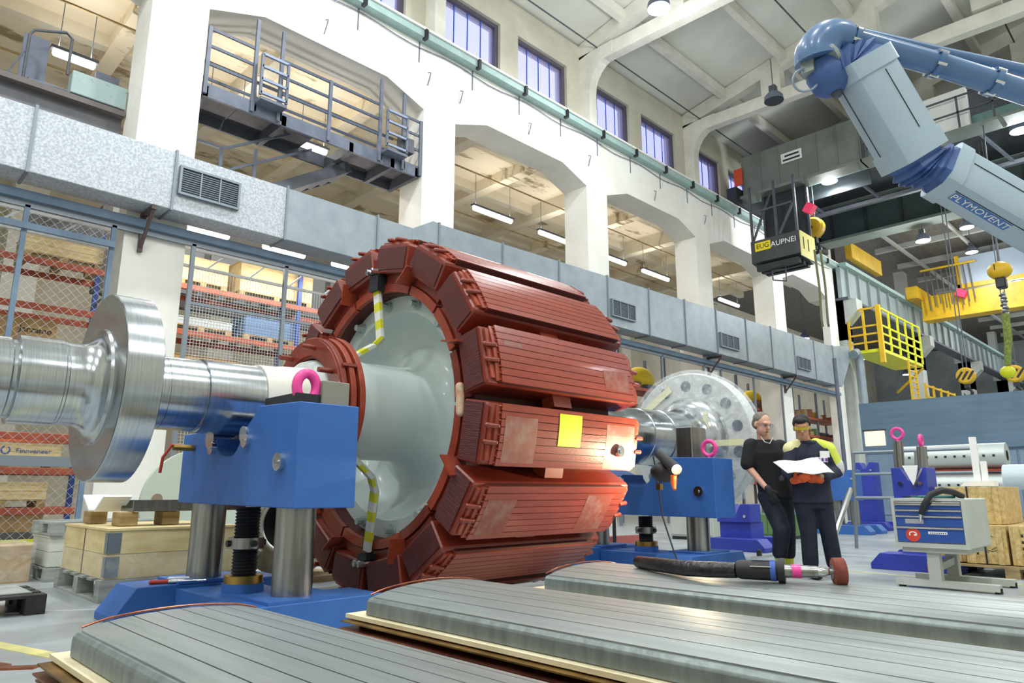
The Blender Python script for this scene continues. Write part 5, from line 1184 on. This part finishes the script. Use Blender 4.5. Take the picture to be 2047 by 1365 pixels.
solo('white_pipe', MB().cyl((15, 2.85, 1.2), (15, 1.5, 1.2), .22, n=20), mat('pipe_pale', '#c9d7de', .4), 'pale thick pipe at the right picture edge', 'pipe', smooth=40)
rf = thing('railing_frame', 'light grey tubular railing frame in front of the perforated drums', 'railing', (13, 4, 0))
for y in (4.75, 3.75, 2.9): part('post', MB().cyl((13, y, 0), (13, y-.1, 1.62), .03, n=8), SEAM, rf, smooth=40)
for z in (.85, 1.25, 1.62): part('rail', MB().cyl((13, 4.75 - .06*z, z), (13, 2.9 - .06*z, z), .025, n=8), SEAM, rf, smooth=40)
part('strut', MB().cyl((13, 4.75, 1.0), (12.2, 4.9, 0), .05, n=8), CHROME, rf, smooth=40)
# assorted low machinery on the far floor
for x, y, w_, h_, m, s in [(14.5, 6.9, .8, .5, mat('green_box', '#5f7f4f', .6), 'green machine box on the floor behind the two workers'), (13.2, 7.9, 1.0, .9, CART, 'pale grey bench cabinet behind the workers'), (20.5, 5.5, 1.0, .8, SEAM, 'grey low cabinet below the blue-grey housing'), (22.5, 9.6, .8, 1.3, mat('sky_blue_box', '#7fa9cf', .5), 'sky blue cabinet beside the pier')]:
    t = thing('floor_cabinet', s, 'cabinet', (x, y, 0)); part('body', MB().box((x-.3, y-w_/2, .06), (x+.4, y+w_/2, h_)), m, t, bev=.01); part('door', MB().box((x-.32, y-w_/2+.04, .1), (x-.3, y-.01, h_-.04)), m, t); part('door', MB().box((x-.32, y+.01, .1), (x-.3, y+w_/2-.04, h_-.04)), m, t); part('plinth', MB().box((x-.28, y-w_/2+.03, 0), (x+.38, y+w_/2-.03, .06)), DARK, t)
# white car-like cowl and red tray seen under the far stand
rt = thing('red_tray', 'low red oxide tray on the floor beyond the far stand', 'tray', (9.6, 7.6, 0)); part('tray', MB().prism([(7.0, 0), (8.4, 0), (8.3, .16), (7.1, .25)], 'X', 9.3, 10.2), mat('oxide', '#9a4a42', .6), rt); part('rod', MB().cyl((9.3, 7.1, .1), (9.3, 7.1, .6), .03, n=8), DARK, rt)
# ================================================================ people
DX, DY = Vector((.712, -.702, 0)), Vector((.702, .712, 0))
def blob(name, prims, m, parent, base, voxel=.014, it=5):
    mb = MB()
    for pr in prims:
        k = pr[0]
        if k == 'cap': mb.cap(pr[1], pr[2], pr[3], pr[4], 14)
        elif k == 'ball': mb.ball(pr[1], pr[2], 16, 12, pr[3] if len(pr) > 3 else None)
        elif k == 'loft':
            n = 20; secs = pr[1]; vs = []
            for (c, rx, ry) in secs:
                vs += [(c[0] + rx*math.cos(2*math.pi*j/n), c[1] + ry*math.sin(2*math.pi*j/n), c[2]) for j in range(n)]
            S = len(secs); fs = [(i*n+j, i*n+(j+1) % n, (i+1)*n+(j+1) % n, (i+1)*n+j) for i in range(S-1) for j in range(n)]
            fs += [tuple(range(n))[::-1], tuple((S-1)*n+j for j in range(n))]; mb.add(vs, fs)
    me = mb.mesh(name); o = bpy.data.objects.new(name, me); COL.objects.link(o)
    r = o.modifiers.new('r', 'REMESH'); r.mode = 'VOXEL'; r.voxel_size = voxel
    if it: s = o.modifiers.new('s', 'SMOOTH'); s.factor = .5; s.iterations = it
    bpy.context.view_layer.update()
    m2 = bpy.data.meshes.new_from_object(o.evaluated_get(bpy.context.evaluated_depsgraph_get())); bpy.data.objects.remove(o)
    M = Matrix((DX, DY, Vector((0, 0, 1)))).transposed().to_4x4(); m2.transform(M); m2.name = name; m2.materials.clear()
    for p in m2.polygons: p.use_smooth = True
    return link(name, m2, m, parent)
def lp(parent, p): return wloc(parent) + DX*p[0] + DY*p[1] + Vector((0, 0, p[2]))
SKIN1 = mat('skin_fair', '#d9a58c', .5); SKIN2 = mat('skin_tan', '#bf8c6d', .5)
HAIR1 = mat('hair_grey', '#8a7f74', .8, c2='#6d635a', scale=40); HAIR2 = mat('hair_black', '#1c1a1a', .7, c2='#2a2625', scale=40)
TSH = mat('black_cotton', '#1f2024', .85, c2='#17181b', scale=8); NAVYC = mat('navy_workwear', '#282d42', .8, c2='#21263a', scale=8)
DENIM = mat('dark_trousers', '#23283a', .85, c2='#1a1e2c', scale=6)
def head(c, yaw, tilt, k=1.0):
    """head primitives; c = centre, yaw>0 turns to viewer's right, tilt>0 looks down"""
    Mr = Matrix.Rotation(yaw, 3, 'Z') @ Matrix.Rotation(tilt, 3, 'X'); c = Vector(c)
    P = lambda *p: tuple(c + Mr @ (Vector(p)*k))
    pr = [('ball', P(0, .012, .03), (.076*k, .095*k, .1*k), Mr), ('ball', P(0, -.025, -.05), (.062*k, .068*k, .075*k), Mr), ('ball', P(0, -.045, -.095), (.04*k, .036*k, .03*k), Mr),
          ('cap', P(0, -.09, .015), P(0, -.112, -.028), .011*k, .017*k), ('cap', P(-.035, -.082, .028), P(.035, -.082, .028), .016*k, .016*k),
          ('cap', P(-.02, -.085, -.066), P(.02, -.085, -.066), .011*k, .011*k), ('ball', P(-.078, .01, -.01), (.012*k, .022*k, .034*k), Mr), ('ball', P(.078, .01, -.01), (.012*k, .022*k, .034*k), Mr)]
    return pr, P, Mr
def face(root, P, Mr, eye_m):
    for s in (-1, 1): 
        part('eye', MB().ball(lp(root, P(s*.03, -.083, .008)), (.011, .011, .008), 8, 6), eye_m, root)
    part('mouth', MB().ball(lp(root, P(0, -.094, -.068)), (.018, .018, .004), 8, 6), mat('lips', '#a8685c', .6), root)
# ---- worker in black T-shirt
p1 = thing('person', 'worker in black T-shirt and clear glasses leaning toward the drawing', 'person', (8.3, 3.9, 0))
B = None
hd, P, Mr = head((-.13, -.1, 1.675), .35, .32)
body = hd + [('cap', (-.12, -.06, 1.6), (-.09, .0, 1.47), .062, .07),
    ('loft', [((.0, .02, .86), .15, .1), ((-.01, .02, 1.0), .16, .105), ((-.04, .01, 1.2), .17, .11), ((-.07, .0, 1.38), .18, .11), ((-.08, 0, 1.48), .12, .08)]),
    ('cap', (-.25, 0, 1.46), (-.28, .0, 1.19), .05, .042), ('cap', (-.28, 0, 1.19), (-.15, -.14, .95), .042, .03), ('cap', (.1, 0, 1.44), (.2, .02, 1.18), .05, .042), ('cap', (.2, .02, 1.18), (.1, -.2, 1.1), .042, .03),
    ('cap', (-.09, .02, .9), (-.02, -.14, .5), .085, .06), ('cap', (-.02, -.14, .5), (-.02, -.02, .12), .058, .04), ('cap', (.08, .03, .9), (.1, .02, .5), .085, .06), ('cap', (.1, .02, .5), (.11, .08, .12), .058, .04), ('cap', (-.02, -.02, .08), (-.02, -.14, .05), .045, .04), ('cap', (.11, .08, .08), (.12, -.04, .05), .045, .04)]
blob('body', body, SKIN1, p1, None, .009, 4)
face(p1, P, Mr, mat('eye_dark', '#3a2f2a', .3))
blob('hair', [('ball', P(0, .03, .055), (.084, .092, .085), Mr), ('ball', P(0, .06, .0), (.08, .06, .08), Mr)], HAIR1, p1, None, .008, 3)
sh1 = [('loft', [((.01, .02, .84), .185, .135), ((.0, .02, .95), .185, .13), ((-.02, .015, 1.15), .185, .13), ((-.06, .0, 1.34), .195, .13), ((-.075, 0, 1.44), .175, .105), ((-.085, 0, 1.505), .095, .085)]),
    ('cap', (-.23, 0, 1.44), (-.285, .0, 1.225), .084, .076), ('cap', (.08, 0, 1.425), (.18, .02, 1.25), .084, .076)]
blob('t_shirt', sh1, TSH, p1, None, .012, 4)
tr1 = [('loft', [((.0, .02, .8), .165, .12), ((.0, .02, .93), .175, .125), ((.0, .02, 1.0), .17, .12)]), ('cap', (-.085, .02, .86), (-.02, -.14, .5), .11, .09), ('cap', (-.02, -.14, .5), (-.02, -.03, .24), .092, .08), ('cap', (.085, .03, .86), (.1, .02, .5), .105, .085), ('cap', (.1, .02, .5), (.11, .08, .22), .085, .075)]
blob('trousers', tr1, DENIM, p1, None, .014, 5)
for q, d_ in (((-.02, -.02, .1), -.13), ((.11, .08, .1), -.13)):
    blob('sock', [('cap', (q[0], q[1], .12), (q[0], q[1], .24), .05, .058)], HIVIS, p1, None, .012, 2)
    blob('shoe', [('cap', (q[0], q[1], .055), (q[0] + .02, q[1] + d_, .048), .054, .046), ('ball', (q[0] + .025, q[1] + d_ - .04, .04), (.045, .06, .038))], BLACK, p1, None, .01, 3)
def hand(name, w, d, u, s, m, parent, curl=.4, side=1):
    """w wrist, d finger direction, u back-of-hand normal"""
    w, d, u = Vector(w), Vector(d).normalized(), Vector(u); u = (u - d*u.dot(d)).normalized(); r = d.cross(u)*side
    pr = [('cap', tuple(w - d*.03), tuple(w + d*.03), .034*s, .034*s)]
    for k, (o, L) in enumerate(((-.032, .06), (-.011, .07), (.011, .066), (.031, .052))):
        a = w + d*.03*s + r*o*s; pr.append(('cap', tuple(w + r*o*.6*s), tuple(a + d*.05*s), .014*s, .013*s))
        b = a + d*.05*s; c = b + (d*math.cos(curl) - u*math.sin(curl))*L*.55*s; e = c + (d*math.cos(curl*2.2) - u*math.sin(curl*2.2))*L*.5*s
        pr += [('cap', tuple(b), tuple(c), .0115*s, .0105*s), ('cap', tuple(c), tuple(e), .0105*s, .009*s)]
    t0 = w - r*.03*s + d*.01; t1 = t0 - r*.03*s + d*.035*s - u*.012; t2 = t1 + d*.032*s - u*.01
    pr += [('cap', tuple(t0), tuple(t1), .015*s, .013*s), ('cap', tuple(t1), tuple(t2), .013*s, .01*s)]
    return blob(name, pr, m, parent, None, .0055, 3)
GLB = mat('black_glove', '#26262c', .7); GLO = mat('orange_glove', '#e2622c', .7, c2='#cf5322', scale=20)
hand('glove', (-.13, -.16, .92), (.35, -.15, -.9), (-.5, -.85, 0), 1.1, GLB, p1)
hand('glove', (.1, -.21, 1.09), (-.9, -.3, -.1), (0, -.3, 1), 1.05, GLB, p1)
gl = MB(); 
for s in (-1, 1): gl.tube([lp(p1, P(s*(.033 + .026*math.cos(a)), -.104, .008 + .02*math.sin(a))) for a in [2*math.pi*k/10 for k in range(11)]], .003, 5)
gl.bar(lp(p1, P(-.01, -.105, .01)), lp(p1, P(.01, -.105, .01)), .004, .004); gl.bar(lp(p1, P(-.058, -.1, .012)), lp(p1, P(-.08, .0, .012)), .004, .004); gl.bar(lp(p1, P(.058, -.1, .012)), lp(p1, P(.08, .0, .012)), .004, .004)
part('glasses', gl, SEAM, p1)
part('lanyard', MB().tube([lp(p1, q) for q in ((-.15, -.09, 1.53), (-.13, -.135, 1.47), (-.08, -.145, 1.45), (-.03, -.11, 1.52))], .005, 6), PAPER, p1, smooth=60)
# ---- worker in navy and yellow jacket
p2 = thing('person', 'worker in navy and yellow jacket with yellow glasses reading a drawing', 'person', (8.25, 3.44, 0))
hd, P, Mr = head((-.1, -.11, 1.63), -.4, .28, 1.02)
body = hd + [('cap', (-.07, -.04, 1.54), (-.02, .0, 1.42), .06, .07), ('loft', [((0, .02, .82), .16, .11), ((0, .02, 1.0), .165, .11), ((0, .02, 1.3), .19, .12), ((0, 0, 1.42), .12, .09)]),
    ('cap', (-.19, 0, 1.4), (-.24, -.03, 1.13), .05, .042), ('cap', (-.24, -.03, 1.13), (-.27, -.27, 1.07), .04, .03), ('cap', (.2, 0, 1.4), (.28, .02, 1.14), .05, .042), ('cap', (.28, .02, 1.14), (-.02, -.26, 1.08), .04, .03),
    ('cap', (-.09, .02, .86), (-.08, .0, .48), .085, .06), ('cap', (-.08, 0, .48), (-.07, .04, .12), .058, .04), ('cap', (.09, .02, .86), (.13, .0, .48), .085, .06), ('cap', (.13, 0, .48), (.18, .04, .12), .058, .04)]
blob('body', body, SKIN2, p2, None, .009, 4)
face(p2, P, Mr, mat('eye_dark', '#3a2f2a', .3))
blob('hair', [('ball', P(0, .03, .062), (.09, .098, .085), Mr), ('ball', P(-.01, -.055, .085), (.066, .045, .036), Mr), ('ball', P(0, .065, -.0), (.084, .055, .085), Mr), ('ball', P(-.074, .005, .045), (.018, .03, .04), Mr), ('ball', P(.074, .005, .045), (.018, .03, .04), Mr)], HAIR2, p2, None, .008, 3)
jk = [('loft', [((0, .02, .8), .215, .155), ((0, .02, .95), .2, .15), ((0, .02, 1.15), .2, .145), ((0, .01, 1.32), .215, .14), ((-.005, 0, 1.41), .17, .11), ((-.015, -.005, 1.49), .09, .085)]),
    ('cap', (-.18, 0, 1.385), (-.25, -.02, 1.14), .082, .075), ('cap', (-.25, -.02, 1.14), (-.27, -.22, 1.08), .072, .055), ('cap', (.18, 0, 1.385), (.28, .02, 1.15), .082, .078), ('cap', (.28, .02, 1.15), (.05, -.21, 1.085), .075, .056)]
blob('jacket', jk, NAVYC, p2, None, .012, 4)
yk = [('cap', (.08, 0, 1.455), (.2, 0, 1.4), .066, .082), ('cap', (.2, 0, 1.395), (.27, .015, 1.22), .086, .083)]
blob('yellow_sleeve', yk, HIVIS, p2, None, .012, 3); blob('yellow_shoulder', [('cap', (-.09, 0, 1.455), (-.2, 0, 1.395), .064, .08)], mat('hi_vis_cream', '#e6e3a8', .7), p2, None, .012, 3)
blob('reflective_band', [('cap', (.275, .016, 1.225), (.28, .02, 1.17), .087, .088)], mat('reflective', '#d5d8da', .4), p2, None, .012, 3)
tr2 = [('loft', [((0, .02, .74), .185, .13), ((0, .02, .86), .19, .135), ((0, .02, .95), .18, .13)]), ('cap', (-.095, .02, .82), (-.08, 0, .48), .11, .086), ('cap', (-.08, 0, .48), (-.07, .04, .16), .085, .082), ('cap', (.095, .02, .82), (.13, 0, .48), .11, .086), ('cap', (.13, 0, .48), (.18, .04, .16), .085, .082)]
blob('trousers', tr2, DENIM, p2, None, .014, 5)
for q in ((-.07, .04), (.18, .04)):
    blob('sock', [('cap', (q[0], q[1], .1), (q[0], q[1], .17), .055, .06)], mat('reflective', '#d5d8da'), p2, None, .012, 2)
    blob('shoe', [('cap', (q[0], q[1], .055), (q[0] - .01, q[1] - .14, .048), .055, .047), ('ball', (q[0] - .01, q[1] - .18, .04), (.046, .06, .038))], BLACK, p2, None, .01, 3)
hand('glove', (-.28, -.28, 1.045), (.35, -.85, .15), (-.75, -.2, -.6), 1.15, GLO, p2, .5)
hand('glove', (-.03, -.25, 1.05), (-.75, -.6, .1), (.2, -.5, -.8), 1.15, GLO, p2, .5)
gl = MB(); ap = [lp(p2, P(.076*math.sin(a), -.03 - .085*math.cos(a), .008)) for a in [R_(-75 + 15*k) for k in range(11)]]
for a_, b_ in zip(ap, ap[1:]): gl.bar(a_, b_, .004, .034, Mr @ Vector((0, 0, 1)))
for s_ in (-1, 1): gl.bar(lp(p2, P(s_*.078, -.02, .012)), lp(p2, P(s_*.08, .03, .01)), .005, .008)
part('safety_glasses', gl, mat('yellow_lens', '#b5a51e', .2, coat=.5), p2, smooth=60)
part('badge', MB().obox(lp(p2, (.1, -.148, 1.33)), (.1, .01, .07), rotm(DX, DY)), PAPER, p2); part('badge', MB().obox(lp(p2, (.06, -.15, 1.27)), (.13, .01, .055), rotm(DX, DY)), PAPER, p2)
for k in range(3): part('badge_print', MB().obox(lp(p2, (.03 + .04*k, -.157, 1.27)), (.025, .004, .035), rotm(DX, DY)), mat('badge_purple', '#7a4a9a', .6), p2)
part('collar', MB().tube([lp(p2, (-.02 + .085*math.cos(a), -.01 + .08*math.sin(a), 1.475 + .015*math.sin(a))) for a in [2*math.pi*k/16 for k in range(17)]], .022, 8), NAVYC, p2, smooth=60)
# drawing sheet held by both
pa = thing('paper_drawing', 'large white drawing sheet held between the two workers', 'paper', (8.0, 3.4, 1.1))
c0 = wloc(p2)
vs = []; nx, ny = 8, 5
for i in range(nx+1):
    for j in range(ny+1):
        u, v = i/nx, j/ny
        x = -.5 + .5*u + .06*v*(1-u) + .09*(1-v)*u*.0; x = (-.51 + .07*(1-v)) + u*(.52 + .0*v) + (.04*(1-v) if False else 0)
        z = 1.15 + .13*v + .045*u*v + .012*math.sin(u*9); y = -.44 + .22*v - .02*math.sin(u*5)
        vs.append(c0 + DX*(x + (.0 if v else .0)) + DY*y + Vector((0, 0, z)))
fs = [(i*(ny+1)+j, (i+1)*(ny+1)+j, (i+1)*(ny+1)+j+1, i*(ny+1)+j+1) for i in range(nx) for j in range(ny)]
mb = MB().add(vs, fs); so = part('sheet', mb, mat('drawing_paper', '#f2f2f0', .8, c2='#c9ccd6', scale=9, st=(1, 1, 6), lo=.3, hi=.42, detail=2), pa, smooth=60); md = so.modifiers.new('s', 'SOLIDIFY'); md.thickness = .002

p1.scale = (1.12, 1.12, 1.045); p2.scale = (1.08, 1.08, 1.03)
